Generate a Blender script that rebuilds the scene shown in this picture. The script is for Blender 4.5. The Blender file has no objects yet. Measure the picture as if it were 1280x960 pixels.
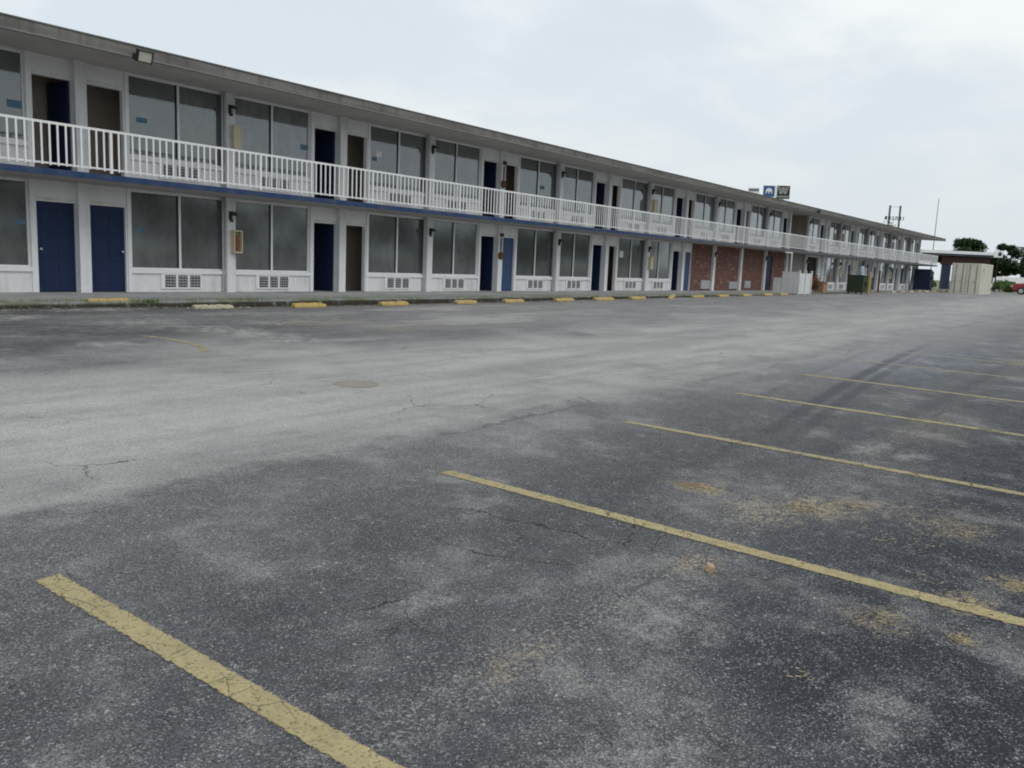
import bpy, bmesh, math, random
from mathutils import Vector, Matrix
random.seed(11)
SC = bpy.context.scene
COL = SC.collection
R = math.radians

# ------------------------------------------------------------------ camera
EYE = 1.136
fw = Vector((0.7906876589467478, 0.5949879106322864, -0.14423041354283786))
rt = Vector((0.6056913137003358, -0.7945510271198879, 0.04273988547823612))
up = Vector((0.08916870806102911, 0.12115300864674278, 0.9886207007738456))
cd = bpy.data.cameras.new('camera')
cam = bpy.data.objects.new('camera', cd)
COL.objects.link(cam)
cam.matrix_world = Matrix(((rt.x, up.x, -fw.x, 0), (rt.y, up.y, -fw.y, 0), (rt.z, up.z, -fw.z, EYE), (0, 0, 0, 1)))
cd.sensor_width = 36
cd.lens = 1050.86 / 1280 * 36
cd.clip_start = 0.05
cd.clip_end = 6000
SC.camera = cam

# ------------------------------------------------------------------ node helpers
class NT:
    def __init__(s, nt):
        s.nt = nt; s.N = nt.nodes; s.L = nt.links
    def new(s, t, **k):
        n = s.N.new(t)
        for a, b in k.items(): setattr(n, a, b)
        return n
    def put(s, sock, v):
        if isinstance(v, bpy.types.NodeSocket): s.L.new(v, sock)
        else:
            if isinstance(v, tuple) and len(v) == 3 and sock.type == 'RGBA': v = (*v, 1)
            sock.default_value = v
    def m(s, op, a, b=0.0, c=0.0, clamp=False):
        n = s.new('ShaderNodeMath', operation=op, use_clamp=clamp)
        s.put(n.inputs[0], a); s.put(n.inputs[1], b); s.put(n.inputs[2], c)
        return n.outputs[0]
    def vm(s, op, a, b=(0, 0, 0)):
        n = s.new('ShaderNodeVectorMath', operation=op)
        s.put(n.inputs[0], a); s.put(n.inputs[1], b)
        return n.outputs['Value'] if op in ('LENGTH', 'DISTANCE', 'DOT_PRODUCT') else n.outputs[0]
    def mix(s, f, a, b, blend='MIX'):
        n = s.new('ShaderNodeMix', data_type='RGBA', blend_type=blend)
        s.put(n.inputs[0], f); s.put(n.inputs[6], a); s.put(n.inputs[7], b)
        return n.outputs[2]
    def ss(s, v, a, b, lo=0.0, hi=1.0):      # smoothstep
        n = s.new('ShaderNodeMapRange', interpolation_type='SMOOTHSTEP')
        s.put(n.inputs[0], v); s.put(n.inputs[1], a); s.put(n.inputs[2], b); s.put(n.inputs[3], lo); s.put(n.inputs[4], hi)
        return n.outputs[0]
    def noise(s, vec, scale, detail=4, rough=0.55, col=False, dist=0.0):
        n = s.new('ShaderNodeTexNoise')
        s.put(n.inputs['Vector'], vec); n.inputs['Scale'].default_value = scale
        n.inputs['Detail'].default_value = detail; n.inputs['Roughness'].default_value = rough
        n.inputs['Distortion'].default_value = dist
        return n.outputs[1] if col else n.outputs[0]
    def voro(s, vec, scale, feature='F1', out=0, rnd=1.0):
        n = s.new('ShaderNodeTexVoronoi', feature=feature)
        s.put(n.inputs['Vector'], vec); n.inputs['Scale'].default_value = scale
        n.inputs['Randomness'].default_value = rnd
        return n.outputs[out]
    def sep(s, v):
        n = s.new('ShaderNodeSeparateXYZ'); s.put(n.inputs[0], v); return n.outputs
    def comb(s, x, y, z):
        n = s.new('ShaderNodeCombineXYZ')
        s.put(n.inputs[0], x); s.put(n.inputs[1], y); s.put(n.inputs[2], z); return n.outputs[0]
    def scale(s, v, k): return s.vm('MULTIPLY', v, k)

# ------------------------------------------------------------------ world + sun
w = bpy.data.worlds.new('World'); SC.world = w; w.use_nodes = True
T = NT(w.node_tree)
bg = w.node_tree.nodes['Background']
sky = T.new('ShaderNodeTexSky', sky_type='NISHITA', sun_disc=False)
SUN_EL, SUN_AZ = R(52), R(-100)        # veiled, high over the lot side
sky.sun_elevation = SUN_EL
sky.sun_rotation = R(90) - SUN_AZ
sky.air_density = 1.6; sky.dust_density = 3.0
d = T.new('ShaderNodeTexCoord').outputs['Generated']
x, y, z = T.sep(d)
zz = T.m('MAXIMUM', z, 0.03)
flat = T.comb(T.m('DIVIDE', x, T.m('ADD', zz, 0.25)), T.m('DIVIDE', y, T.m('ADD', zz, 0.25)), 0.0)
nA = T.noise(T.scale(flat, (1.0, 1.0, 1)), 0.9, 6, 0.5, dist=0.4)
nB = T.noise(flat, 3.2, 5, 0.55, dist=0.3)
cl = T.m('ADD', T.m('MULTIPLY', nA, 0.7), T.m('MULTIPLY', nB, 0.3))
lum = T.ss(cl, 0.40, 0.60)
ccol = T.mix(lum, (6.5, 7.2, 7.85), (8.7, 8.95, 8.95))
hor = T.ss(z, 0.0, 0.30)
ccol = T.mix(hor, (6.7, 7.3, 7.7), ccol)
fin = T.mix(0.93, sky.outputs[0], ccol)
T.L.new(fin, bg.inputs[0])
bg.inputs[1].default_value = 0.10

sl = bpy.data.lights.new('sun', 'SUN'); sl.energy = 0.8; sl.angle = R(40); sl.color = (1, 0.975, 0.94)
so = bpy.data.objects.new('sun', sl); COL.objects.link(so)
sd = Vector((math.cos(SUN_EL) * math.cos(SUN_AZ), math.cos(SUN_EL) * math.sin(SUN_AZ), math.sin(SUN_EL)))
so.rotation_euler = (-sd).to_track_quat('-Z', 'Y').to_euler()
so.location = (0, 0, 40)

SC.view_settings.view_transform = 'Standard'
SC.view_settings.look = 'None'
SC.view_settings.exposure = 0.16
SC.view_settings.gamma = 1
SC.view_settings.use_curve_mapping = False
SC.render.engine = 'CYCLES'
SC.cycles.max_bounces = 6
SC.cycles.diffuse_bounces = 4
SC.cycles.pixel_filter_type = 'BLACKMAN_HARRIS'
SC.cycles.filter_width = 1.9

# ------------------------------------------------------------------ materials
def mat(name):
    m = bpy.data.materials.new(name); m.use_nodes = True
    return m, NT(m.node_tree), m.node_tree.nodes['Principled BSDF']
def painted(name, col, rough=0.6, dirt=0.25, dcol=(0.16, 0.15, 0.13), scale=1.2, spec=0.3, streak=True, bump=0.1, metal=0.0):
    m, t, b = mat(name)
    P = t.new('ShaderNodeNewGeometry').outputs['Position']
    a = t.noise(P, scale, 6, 0.65)
    s_ = t.noise(t.scale(P, (5.0, 5.0, 0.6)), scale, 5, 0.6)
    f = t.noise(P, 30, 3)
    k = t.m('MULTIPLY', t.ss(a if not streak else t.m('MULTIPLY', t.m('ADD', a, s_), 0.5), 0.42, 0.72), dirt)
    c = t.mix(k, col, dcol)
    c = t.mix(t.m('MULTIPLY', t.ss(f, 0.35, 0.75), dirt * 0.35), c, dcol)
    t.put(b.inputs['Base Color'], c); b.inputs['Roughness'].default_value = rough
    b.inputs['Specular IOR Level'].default_value = spec; b.inputs['Metallic'].default_value = metal
    if bump:
        bp = t.new('ShaderNodeBump'); bp.inputs['Strength'].default_value = bump; bp.inputs['Distance'].default_value = 0.01
        t.put(bp.inputs['Height'], f); t.L.new(bp.outputs[0], b.inputs['Normal'])
    return m

def crack_fac(t, P):
    wob = t.vm('ADD', P, t.scale(t.vm('SUBTRACT', t.noise(P, 1.6, 5, 0.6, col=True), (0.5, 0.5, 0.5)), (0.5, 0.5, 0)))
    wob = t.vm('ADD', wob, t.scale(t.vm('SUBTRACT', t.noise(P, 14, 3, 0.6, col=True), (0.5, 0.5, 0.5)), (0.06, 0.06, 0)))
    wob = t.scale(wob, (1, 1, 0))
    e1 = t.voro(wob, 0.75, 'DISTANCE_TO_EDGE')
    e2 = t.voro(wob, 3.1, 'DISTANCE_TO_EDGE')
    msk = t.noise(P, 0.55, 3)
    msk2 = t.noise(t.vm('ADD', P, (31, 7, 0)), 0.9, 3)
    c1 = t.m('MULTIPLY', t.ss(e1, 0.0005, 0.0042, 1, 0), t.ss(msk, 0.55, 0.63))
    c2 = t.m('MULTIPLY', t.ss(e2, 0.002, 0.010, 1, 0), t.ss(msk2, 0.6, 0.68))
    return t.m('MAXIMUM', c1, t.m('MULTIPLY', c2, 0.8))

def asphalt_color(t, P):
    X, Y, Z = t.sep(P)
    n1 = t.noise(P, 0.30, 6, 0.6)
    n2 = t.noise(P, 1.3, 8, 0.62)
    n3 = t.noise(P, 7.0, 7, 0.66)
    nf = t.noise(P, 55, 4, 0.7)
    lane = t.noise(t.scale(P, (0.22, 1.3, 1)), 1.0, 7, 0.62)       # streaks along the traffic lane
    stall = t.noise(t.vm('ADD', t.scale(P, (0.16, 0.55, 1)), (9, 3, 0)), 1.0, 7, 0.62)
    # pale worn traffic lane between the two rows of stalls
    yn = t.m('ADD', Y, t.m('MULTIPLY', t.m('SUBTRACT', n2, 0.5), 0.55))
    yn = t.m('ADD', yn, t.m('MULTIPLY', t.m('SUBTRACT', n3, 0.5), 0.25))
    hard = t.ss(yn, 4.78, 5.2)
    wide = t.ss(t.m('ADD', yn, t.m('MULTIPLY', t.m('SUBTRACT', n2, .5), 2.0)), 3.3, 6.7)
    hx = t.ss(X, 3.5, 9.0, 0.5, 0.04)
    near = t.m('ADD', t.m('MULTIPLY', hard, hx), t.m('MULTIPLY', wide, t.m('SUBTRACT', 1.0, hx)))
    soft = t.ss(yn, 2.6, 5.4)
    yf = t.m('ADD', Y, t.m('MULTIPLY', t.m('SUBTRACT', n1, 0.5), 7.0))
    yf = t.m('ADD', yf, t.m('MULTIPLY', t.m('SUBTRACT', lane, 0.5), 5.0))
    far = t.ss(yf, 8.6, 12.2, 1, 0)
    xf = t.ss(X, 7.0, 16.0)                                        # farther along, pale dust reaches the building side
    far2 = t.m('MAXIMUM', far, t.m('MULTIPLY', xf, t.ss(stall, 0.44, 0.60, 0.0, 0.75)))
    dust = t.m('MULTIPLY', near, far2)
    dust = t.m('MULTIPLY', dust, t.ss(t.m('ADD', t.m('MULTIPLY', lane, 0.55), t.m('MULTIPLY', n2, 0.45)), 0.30, 0.58, 0.55, 1.0))
    patches = t.m('MULTIPLY', t.ss(t.m('ADD', t.m('MULTIPLY', stall, .7), t.m('MULTIPLY', n2, .3)), 0.50, 0.60), t.ss(Y, 9, 12))
    dust = t.m('MAXIMUM', dust, t.m('MULTIPLY', patches, 0.6))
    dustn = t.m('MULTIPLY', t.ss(n2, 0.52, 0.72), 0.30)            # small pale scuffs on the dark part
    dustn = t.m('MAXIMUM', dustn, t.m('MULTIPLY', t.ss(n3, 0.55, 0.75), 0.22))
    dustn = t.m('MAXIMUM', dustn, t.m('MULTIPLY', t.m('MULTIPLY', soft, t.ss(X, 6, 20)), 0.35))
    edge = t.m('MULTIPLY', t.m('SUBTRACT', 1.0, near), t.ss(Y, 2.6, 5.2, 0, 0.20))
    dust = t.m('MAXIMUM', dust, t.m('ADD', dustn, edge))
    bluep = t.m('MULTIPLY', t.m('MULTIPLY', t.ss(X, 12.5, 15.5), t.ss(X, 19, 23, 1, 0)), t.m('MULTIPLY', t.ss(Y, 2.2, 3.0), t.m('MULTIPLY', t.ss(Y, 4.4, 5.2, 1, 0), t.ss(n3, .4, .6))))
    # hand placed scuffs
    brk = t.ss(t.noise(P, 4.5, 9, .78), .36, .62)
    for px, py, rx, ry, s_ in ((3.35, 1.6, .33, .22, .42), (2.78, 2.5, .2, .12, .3), (2.3, 1.15, .5, .25, .3), (3.2, .62, .3, .12, .3),
                               (8.85, 12.2, .7, 1.6, .75), (6.25, 11.9, .45, .45, .6), (8.3, 14.9, 1.0, .7, .6), (11.2, 14.2, 1.5, .5, .5), (8.6, 17.1, .9, .25, .9),
                               (16.5, 13.3, 2.2, .8, .9), (8.15, 1.95, .35, .12, .35), (8.1, 1.55, .25, .12, .4), (21, 15.2, 3.5, .35, .8),
                               (5.5, 2.25, .7, .35, .25), (6.7, 1.5, 1.0, .4, .2), (6.6, 16.2, .6, .35, .7),
                               (11.5, 16.0, 4.0, .5, .45), (6.6, 11.9, .8, .3, .5), (18.0, 14.5, 6.0, .8, .5)):
        dd = t.vm('LENGTH', t.scale(t.vm('SUBTRACT', t.scale(P, (1, 1, 0)), (px, py, 0)), (1 / rx, 1 / ry, 0)))
        dd = t.m('ADD', dd, t.m('ADD', t.m('MULTIPLY', t.m('SUBTRACT', n3, 0.5), 2.4), t.m('MULTIPLY', t.m('SUBTRACT', n2, 0.5), 2.6)))
        dust = t.m('MAXIMUM', dust, t.m('MULTIPLY', t.m('MULTIPLY', t.ss(dd, 0.2, 1.6, 1, 0), brk), s_ * 1.25))
    # skid marks
    fx = t.m('ADD', t.m('MULTIPLY', X, 0.19), t.m('MULTIPLY', t.m('MULTIPLY', X, X), -0.0033))
    fx = t.m('ADD', fx, 1.45)
    sk = 0.0
    for off, wd, st, xa, xb in ((0.10, .13, .72, 8.6, 25), (-.16, .11, .62, 8.2, 22), (-.52, .10, .35, 7.6, 14), (.75, .10, .22, 10, 22)):
        dl = t.m('ABSOLUTE', t.m('SUBTRACT', Y, t.m('ADD', fx, off)))
        g = t.m('MULTIPLY', t.ss(dl, wd * 0.35, wd, 1, 0), t.m('MULTIPLY', t.ss(X, xa - 1.5, xa + 1), t.ss(X, xb - 10, xb, 1, 0)))
        sk = t.m('MAXIMUM', sk, t.m('MULTIPLY', g, st))
    dl = t.m('ABSOLUTE', t.m('SUBTRACT', Y, t.m('ADD', 1.95, t.m('MULTIPLY', t.m('SUBTRACT', n2, .5), .3))))
    sk = t.m('MAXIMUM', sk, t.m('MULTIPLY', t.m('MULTIPLY', t.ss(dl, .12, .34, 1, 0), t.m('MULTIPLY', t.ss(X, 8.5, 10.5), t.ss(X, 17, 23, 1, 0))), .55))
    sk = t.m('MULTIPLY', sk, t.ss(n3, 0.3, 0.6, 0.45, 1.0))
    dust = t.m('MULTIPLY', dust, t.m('SUBTRACT', 1.0, t.m('MULTIPLY', sk, 0.85)))
    bl0 = t.noise(t.vm('ADD', t.scale(P, (0.5, 1.1, 1)), (2, 27, 0)), 1.0, 8, 0.7)
    darkc = t.mix(t.ss(n2, 0.3, 0.7), (0.052, 0.053, 0.058), (0.096, 0.096, 0.102))
    darkc = t.mix(t.ss(n1, 0.35, 0.65, 0, 0.35), darkc, (0.12, 0.12, 0.126))
    darkc = t.mix(t.m('MULTIPLY', t.ss(Y, 2.2, 0.6), t.ss(X, 2.3, 3.2)), darkc, (0.028, 0.031, 0.038))
    darkc = t.mix(t.ss(Y, 8.5, 12.0, 0, 0.45), darkc, t.mix(t.ss(bl0, .4, .6), (0.07, 0.07, 0.075), (0.19, 0.185, 0.185)))
    darkc = t.mix(t.ss(X, 6.5, 24.0, 0, 0.75), darkc, t.mix(t.ss(n2, .35, .65), (0.125, 0.13, 0.14), (0.205, 0.205, 0.21)))
    lightc = t.mix(t.ss(lane, 0.35, 0.65), (0.32, 0.312, 0.295), (0.48, 0.465, 0.43))
    lightc = t.mix(t.m('MULTIPLY', t.ss(n3, 0.45, 0.7), 0.35), lightc, (0.22, 0.22, 0.225))
    bl = t.noise(t.vm('ADD', t.scale(P, (0.35, 0.6, 1)), (4, 17, 0)), 1.0, 8, 0.65)
    lightc = t.mix(t.ss(bl, 0.48, 0.64, 0, 0.45), lightc, (0.21, 0.208, 0.205))
    lightc = t.mix(t.ss(X, 12, 34, 0, 0.4), lightc, (0.26, 0.257, 0.25))
    darkc = t.mix(t.m('MULTIPLY', bluep, .5), darkc, (.15, .19, .26))
    # aggregate: every stone its own tone, some pale chips
    vor = t.new('ShaderNodeTexVoronoi'); t.put(vor.inputs['Vector'], P); vor.inputs['Scale'].default_value = 165
    ch = t.sep(vor.outputs['Color'])
    chip = t.ss(ch[0], 0.70, 1.0)
    vor2 = t.new('ShaderNodeTexVoronoi'); t.put(vor2.inputs['Vector'], P); vor2.inputs['Scale'].default_value = 38
    ch2 = t.sep(vor2.outputs['Color'])
    chip2 = t.m('MULTIPLY', t.ss(ch2[1], 0.975, 0.985), t.ss(vor2.outputs['Distance'], 0.18, 0.42, 1, 0))
    dustf = t.m('ADD', dust, t.m('MULTIPLY', t.m('SUBTRACT', nf, 0.5), 0.35), clamp=True)
    c = t.mix(dustf, darkc, lightc)
    wornchips = t.ss(n3, 0.38, 0.66, 0.3, 1.0)
    grain = t.noise(P, 210, 2, 0.8)
    gsum = t.m('ADD', t.m('MULTIPLY', ch[0], .62), t.m('MULTIPLY', grain, .38))
    lvl = t.m('SUBTRACT', 0.735, t.m('MULTIPLY', t.m('ADD', t.m('MULTIPLY', dust, 0.75), t.m('MULTIPLY', t.m('SUBTRACT', n3, 0.45), 0.55)), 0.72))
    gmask = t.ss(t.m('SUBTRACT', gsum, lvl), -0.03, 0.07)
    c = t.mix(t.m('MULTIPLY', gmask, 0.46), c, (0.36, 0.355, 0.35))
    c = t.mix(t.m('MULTIPLY', t.m('MULTIPLY', chip, wornchips), 0.35), c, (0.29, 0.30, 0.31))
    c = t.mix(t.m('MULTIPLY', t.ss(ch[1], 0.66, 1.0), 0.55), c, (0.02, 0.022, 0.027))
    c = t.mix(t.m('MULTIPLY', chip2, 0.5), c, (0.50, 0.49, 0.46))
    c = t.mix(t.m('MULTIPLY', sk, 0.72), c, (0.042, 0.044, 0.05))
    gr = t.noise(P, 120, 3, 0.9)
    tone = t.m('ADD', t.m('MULTIPLY', t.m('SUBTRACT', ch[2], .5), .75), t.m('ADD', 1.0, t.m('MULTIPLY', t.m('SUBTRACT', gr, .5), 1.5)))
    tone = t.m('MAXIMUM', tone, 0.25)
    tcol = t.comb(tone, tone, tone)
    c = t.mix(t.ss(dustf, .2, .9, 1.0, .45), c, t.mix(1.0, c, tcol, 'MULTIPLY'))
    # the ravelled seam down the middle of the stalls
    ys = t.m('ADD', Y, t.m('MULTIPLY', t.m('SUBTRACT', n3, 0.5), 0.16))
    ys = t.m('ABSOLUTE', t.m('SUBTRACT', ys, 1.87))
    seam = t.m('MULTIPLY', t.m('MULTIPLY', t.ss(ys, 0.002, 0.03, 1, 0), t.ss(n2, 0.5, 0.62)), t.ss(nf, .46, .58))
    rav = t.m('MULTIPLY', t.ss(ys, 0.03, 0.22, 1, 0), t.ss(nf, 0.52, 0.66))
    c = t.mix(t.m('MULTIPLY', rav, 0.75), c, (0.37, 0.35, 0.31))
    # pale edge of the overlay at the lane, a broken dark joint
    yj = t.m('ABSOLUTE', t.m('SUBTRACT', yn, 4.86))
    joint = t.m('MULTIPLY', t.ss(yj, 0.004, 0.035, 1, 0), t.m('MULTIPLY', t.ss(n1, 0.46, 0.62), t.ss(nf, .4, .55)))
    cr = t.m('MAXIMUM', crack_fac(t, P), t.m('MAXIMUM', seam, t.m('MULTIPLY', joint, 0.6)))
    c = t.mix(t.m('MULTIPLY', cr, 0.85), c, (0.012, 0.012, 0.014))
    # sandy, straw coloured dirt
    sand = 0.0
    for px, py, rx, ry, s_ in ((5.58, 2.50, .15, .24, .8), (5.35, 1.9, .35, .3, .5), (5.75, 1.65, .3, .3, .65), (6.1, 1.4, .25, .25, .5),
                               (4.05, .84, .2, .18, .4), (4.6, .55, .18, .14, .6), (5.1, .36, .2, .2, .7), (4.1, 1.8, .22, .18, .45), (2.6, 1.85, .3, .10, .4),
                               (19.5, 1.9, 1.1, .35, .6), (11.4, 13.7, 1.3, .5, .5), (12.5, 12.3, 1.5, .6, .35), (6.0, .9, .35, .3, .45), (10, 1.7, 1.2, .4, .25)):
        dd = t.vm('LENGTH', t.scale(t.vm('SUBTRACT', t.scale(P, (1, 1, 0)), (px, py, 0)), (1 / rx, 1 / ry, 0)))
        dd = t.m('ADD', dd, t.m('MULTIPLY', t.m('SUBTRACT', n3, 0.5), 2.6))
        sand = t.m('MAXIMUM', sand, t.m('MULTIPLY', t.ss(dd, 0.4, 1.2, 1, 0), s_))
    sand = t.m('MULTIPLY', t.m('MULTIPLY', sand, t.ss(nf, 0.42, 0.58)), t.ss(t.noise(P, 11, 5, .7), .38, .54))
    c = t.mix(sand, c, (0.44, 0.37, 0.26))
    # the pothole's broken brown floor
    dd = t.vm('LENGTH', t.scale(t.vm('SUBTRACT', t.scale(P, (1, 1, 0)), (5.60, 2.52, 0)), (1 / .12, 1 / .2, 0)))
    dd = t.m('ADD', dd, t.m('MULTIPLY', t.m('SUBTRACT', n3, 0.5), 1.8))
    ph = t.ss(dd, 0.75, 0.95, 1, 0)
    c = t.mix(t.m('MULTIPLY', ph, 0.8), c, t.mix(nf, (0.07, 0.05, 0.03), (0.26, 0.20, 0.13)))
    # dirt and rust along the kerb
    kd = t.m('MULTIPLY', t.ss(Y, 16.6, 17.45), t.ss(n3, 0.4, 0.65))
    c = t.mix(t.m('MULTIPLY', kd, 0.8), c, (0.07, 0.055, 0.04))
    return c, nf, chip, cr

def make_asphalt():
    m, t, b = mat('weathered asphalt')
    P = t.new('ShaderNodeNewGeometry').outputs['Position']
    c, nf, chip, cr = asphalt_color(t, P)
    t.put(b.inputs['Base Color'], c)
    b.inputs['Roughness'].default_value = 0.92; b.inputs['Specular IOR Level'].default_value = 0.18
    bp = t.new('ShaderNodeBump'); bp.inputs['Strength'].default_value = 0.5; bp.inputs['Distance'].default_value = 0.006
    h = t.m('SUBTRACT', t.m('ADD', nf, t.m('MULTIPLY', chip, 0.5)), t.m('MULTIPLY', cr, 2.0))
    t.put(bp.inputs['Height'], h); t.L.new(bp.outputs[0], b.inputs['Normal'])
    return m
M = {}
M['asphalt'] = make_asphalt()

def make_line_paint(name, col, wear, ragged=True):
    m, t, b = mat(name)
    P = t.new('ShaderNodeNewGeometry').outputs['Position']
    X, Y, Z = t.sep(P)
    n2 = t.noise(P, 6.0, 7, 0.7); nf = t.noise(P, 60, 4, 0.7)
    cr = crack_fac(t, P)
    vor = t.new('ShaderNodeTexVoronoi'); t.put(vor.inputs['Vector'], P); vor.inputs['Scale'].default_value = 110
    ch = t.sep(vor.outputs['Color'])
    c = t.mix(t.ss(n2, 0.3, 0.7), col, tuple(v * 0.74 for v in col))
    c = t.mix(t.m('MULTIPLY', t.ss(ch[0], 0.6, 1.0), 0.35), c, (0.16, 0.15, 0.10))
    c = t.mix(t.m('MULTIPLY', t.ss(nf, 0.52, 0.7), 0.3), c, (0.5, 0.46, 0.32))
    c = t.mix(t.m('MULTIPLY', cr, 0.95), c, (0.02, 0.018, 0.016))
    # fine craze lines across the paint
    fine = t.voro(t.vm('ADD', t.scale(P, (1, 1, 0)), t.scale(t.noise(P, 8, 4, col=True), (.06, .06, 0))), 7.5, 'DISTANCE_TO_EDGE')
    fl = t.m('MULTIPLY', t.ss(fine, 0.006, 0.03, 1, 0), t.ss(t.noise(P, 2.5, 3), 0.42, 0.6))
    c = t.mix(t.m('MULTIPLY', fl, 0.7), c, (0.07, 0.065, 0.05))
    t.put(b.inputs['Base Color'], c); b.inputs['Roughness'].default_value = 0.85; b.inputs['Specular IOR Level'].default_value = 0.2
    a = t.m('ADD', t.m('MULTIPLY', n2, 0.6), t.m('MULTIPLY', nf, 0.4))
    al = t.ss(a, wear, wear + 0.07)
    if ragged:
        gx = t.sep(t.new('ShaderNodeTexCoord').outputs['Generated'])
        ed = t.m('MULTIPLY', t.m('ABSOLUTE', t.m('SUBTRACT', gx[0], .5)), 2.0)
        ed = t.m('ADD', ed, t.m('MULTIPLY', t.m('SUBTRACT', t.noise(P, 22, 6, .75), .5), .9))
        al = t.m('MULTIPLY', al, t.ss(ed, .84, 1.0, 1, 0))
        en = t.m('ADD', gx[1], t.m('MULTIPLY', t.m('SUBTRACT', n2, .5), .02))
        al = t.m('MULTIPLY', al, t.ss(en, .990, .997, 1, 0))
    chips = t.m('MULTIPLY', t.ss(ch[0], .86, .92), t.ss(n2, .38, .6, .25, 1))
    al = t.m('MULTIPLY', al, t.m('SUBTRACT', 1.0, t.m('MULTIPLY', chips, .38)))
    t.put(b.inputs['Alpha'], al)
    return m
M['line'] = make_line_paint('faded yellow line paint', (0.42, 0.355, 0.19), 0.37)
M['line_mid'] = make_line_paint('dusty yellow line paint', (0.40, 0.345, 0.20), 0.41)
M['line_far'] = make_line_paint('worn yellow line paint', (0.40, 0.36, 0.25), 0.42)
M['arc'] = make_line_paint('worn yellow stroke', (0.37, 0.33, 0.215), 0.42, False)
M['line_ghost'] = make_line_paint('ghosted yellow line paint', (0.34, 0.31, 0.19), 0.50)

M['white'] = painted('white wall paint', (0.80, 0.80, 0.80), 0.6, 0.35)
M['column'] = painted('white column paint', (0.78, 0.78, 0.79), 0.55, 0.30)
M['rail'] = painted('white rail paint', (0.84, 0.84, 0.84), 0.5, 0.18, (0.35, 0.34, 0.32))
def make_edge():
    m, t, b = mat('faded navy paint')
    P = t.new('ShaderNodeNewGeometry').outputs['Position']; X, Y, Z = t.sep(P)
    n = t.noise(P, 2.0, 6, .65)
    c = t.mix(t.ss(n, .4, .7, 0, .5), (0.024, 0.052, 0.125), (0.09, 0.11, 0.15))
    c = t.mix(t.ss(t.m('ADD', X, t.m('MULTIPLY', n, 10)), 36, 50, 0, .85), c, (0.12, 0.125, 0.13))   # blends to grey along x towards the far end
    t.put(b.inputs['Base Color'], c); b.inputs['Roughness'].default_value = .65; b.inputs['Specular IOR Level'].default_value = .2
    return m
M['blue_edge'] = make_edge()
M['soffit'] = painted('grey stained soffit', (0.54, 0.52, 0.50), 0.8, 0.35, (0.22, 0.21, 0.20), 0.8, streak=False)
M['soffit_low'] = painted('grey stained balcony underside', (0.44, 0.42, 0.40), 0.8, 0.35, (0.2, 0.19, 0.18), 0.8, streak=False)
M['navy'] = painted('navy door paint', (0.009, 0.022, 0.070), 0.55, 0.15, (0.04, 0.055, 0.09), 1.5, spec=0.25)
M['navy_bright'] = painted('sun faded blue door paint', (0.026, 0.065, 0.160), 0.5, 0.2, (0.09, 0.12, 0.18), 1.5, spec=0.35)
M['interior'] = painted('beige interior wall', (0.42, 0.36, 0.31), 0.9, 0.3, (0.18, 0.15, 0.12), 0.8)
M['interior_floor'] = painted('grey concrete floor', (0.22, 0.21, 0.20), 0.9, 0.4, (0.12, 0.11, 0.10), 0.8, streak=False)
M['black'] = painted('black metal', (0.02, 0.02, 0.022), 0.45, 0.3, (0.06, 0.055, 0.05))
M['alu'] = painted('dull aluminium', (0.45, 0.46, 0.47), 0.45, 0.3, (0.2, 0.2, 0.2), metal=0.3)
M['recess_shade'] = painted('dark recess shade', (0.07, 0.07, 0.075), 0.8, 0.3)  # flat dark tone standing in for shade inside grilles and the stair opening
M['cream'] = painted('cream cabinet plastic', (0.60, 0.54, 0.36), 0.5, 0.3, (0.3, 0.25, 0.15), 3)
M['cream_pale'] = painted('bleached cream plastic', (0.62, 0.59, 0.50), 0.5, 0.3, (0.3, 0.25, 0.15), 3)
M['red'] = painted('red extinguisher', (0.22, 0.06, 0.04), 0.4, 0.2)
M['rust'] = painted('rusty iron', (0.13, 0.07, 0.035), 0.9, 0.5, (0.05, 0.03, 0.02), 6, streak=False, bump=0.4)
M['paper'] = painted('white paper', (0.75, 0.76, 0.74), 0.8, 0.1)
M['blue_tape'] = painted('light blue tape', (0.09, 0.19, 0.29), 0.6, 0.3)
M['lens'] = painted('yellowed lamp glass', (0.52, 0.52, 0.44), 0.25, 0.2)
M['galv'] = painted('galvanised steel', (0.30, 0.31, 0.33), 0.5, 0.4, (0.15, 0.15, 0.15), metal=0.3)
M['vinyl'] = painted('white vinyl fence', (0.70, 0.71, 0.71), 0.5, 0.35, (0.35, 0.36, 0.30), 1.5)
M['wood'] = painted('weathered board', (0.40, 0.37, 0.33), 0.85, 0.4, (0.2, 0.18, 0.15), 3)
M['trunk'] = painted('bark', (0.12, 0.09, 0.06), 0.95, 0.5, (0.05, 0.04, 0.03), 3, bump=0.6)

def make_fascia():
    m, t, b = mat('mossy weathered roof edge')
    P = t.new('ShaderNodeNewGeometry').outputs['Position']
    X, Y, Z = t.sep(P)
    n = t.noise(t.scale(P, (0.5, 1, 5)), 1.2, 7, 0.65); n2 = t.noise(P, 4, 6, 0.7)
    st = t.noise(t.scale(P, (6, 1, 0.3)), 1.0, 5, 0.6)
    c = t.mix(t.ss(n, 0.3, 0.7), (0.125, 0.118, 0.115), (0.215, 0.205, 0.195))
    c = t.mix(t.ss(st, 0.45, 0.7, 0, 0.45), c, (0.07, 0.065, 0.06))
    c = t.mix(t.m('MULTIPLY', t.ss(n2, 0.45, 0.65), t.ss(X, 15, 45, 0.1, 0.55)), c, (0.15, 0.17, 0.09))
    t.put(b.inputs['Base Color'], c); b.inputs['Roughness'].default_value = 0.9; b.inputs['Specular IOR Level'].default_value = 0.15
    return m
M['fascia'] = make_fascia()
M['roof'] = painted('grey roof felt', (0.22, 0.21, 0.20), 0.95, 0.5, (0.10, 0.12, 0.06), 0.6, streak=False)
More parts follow.
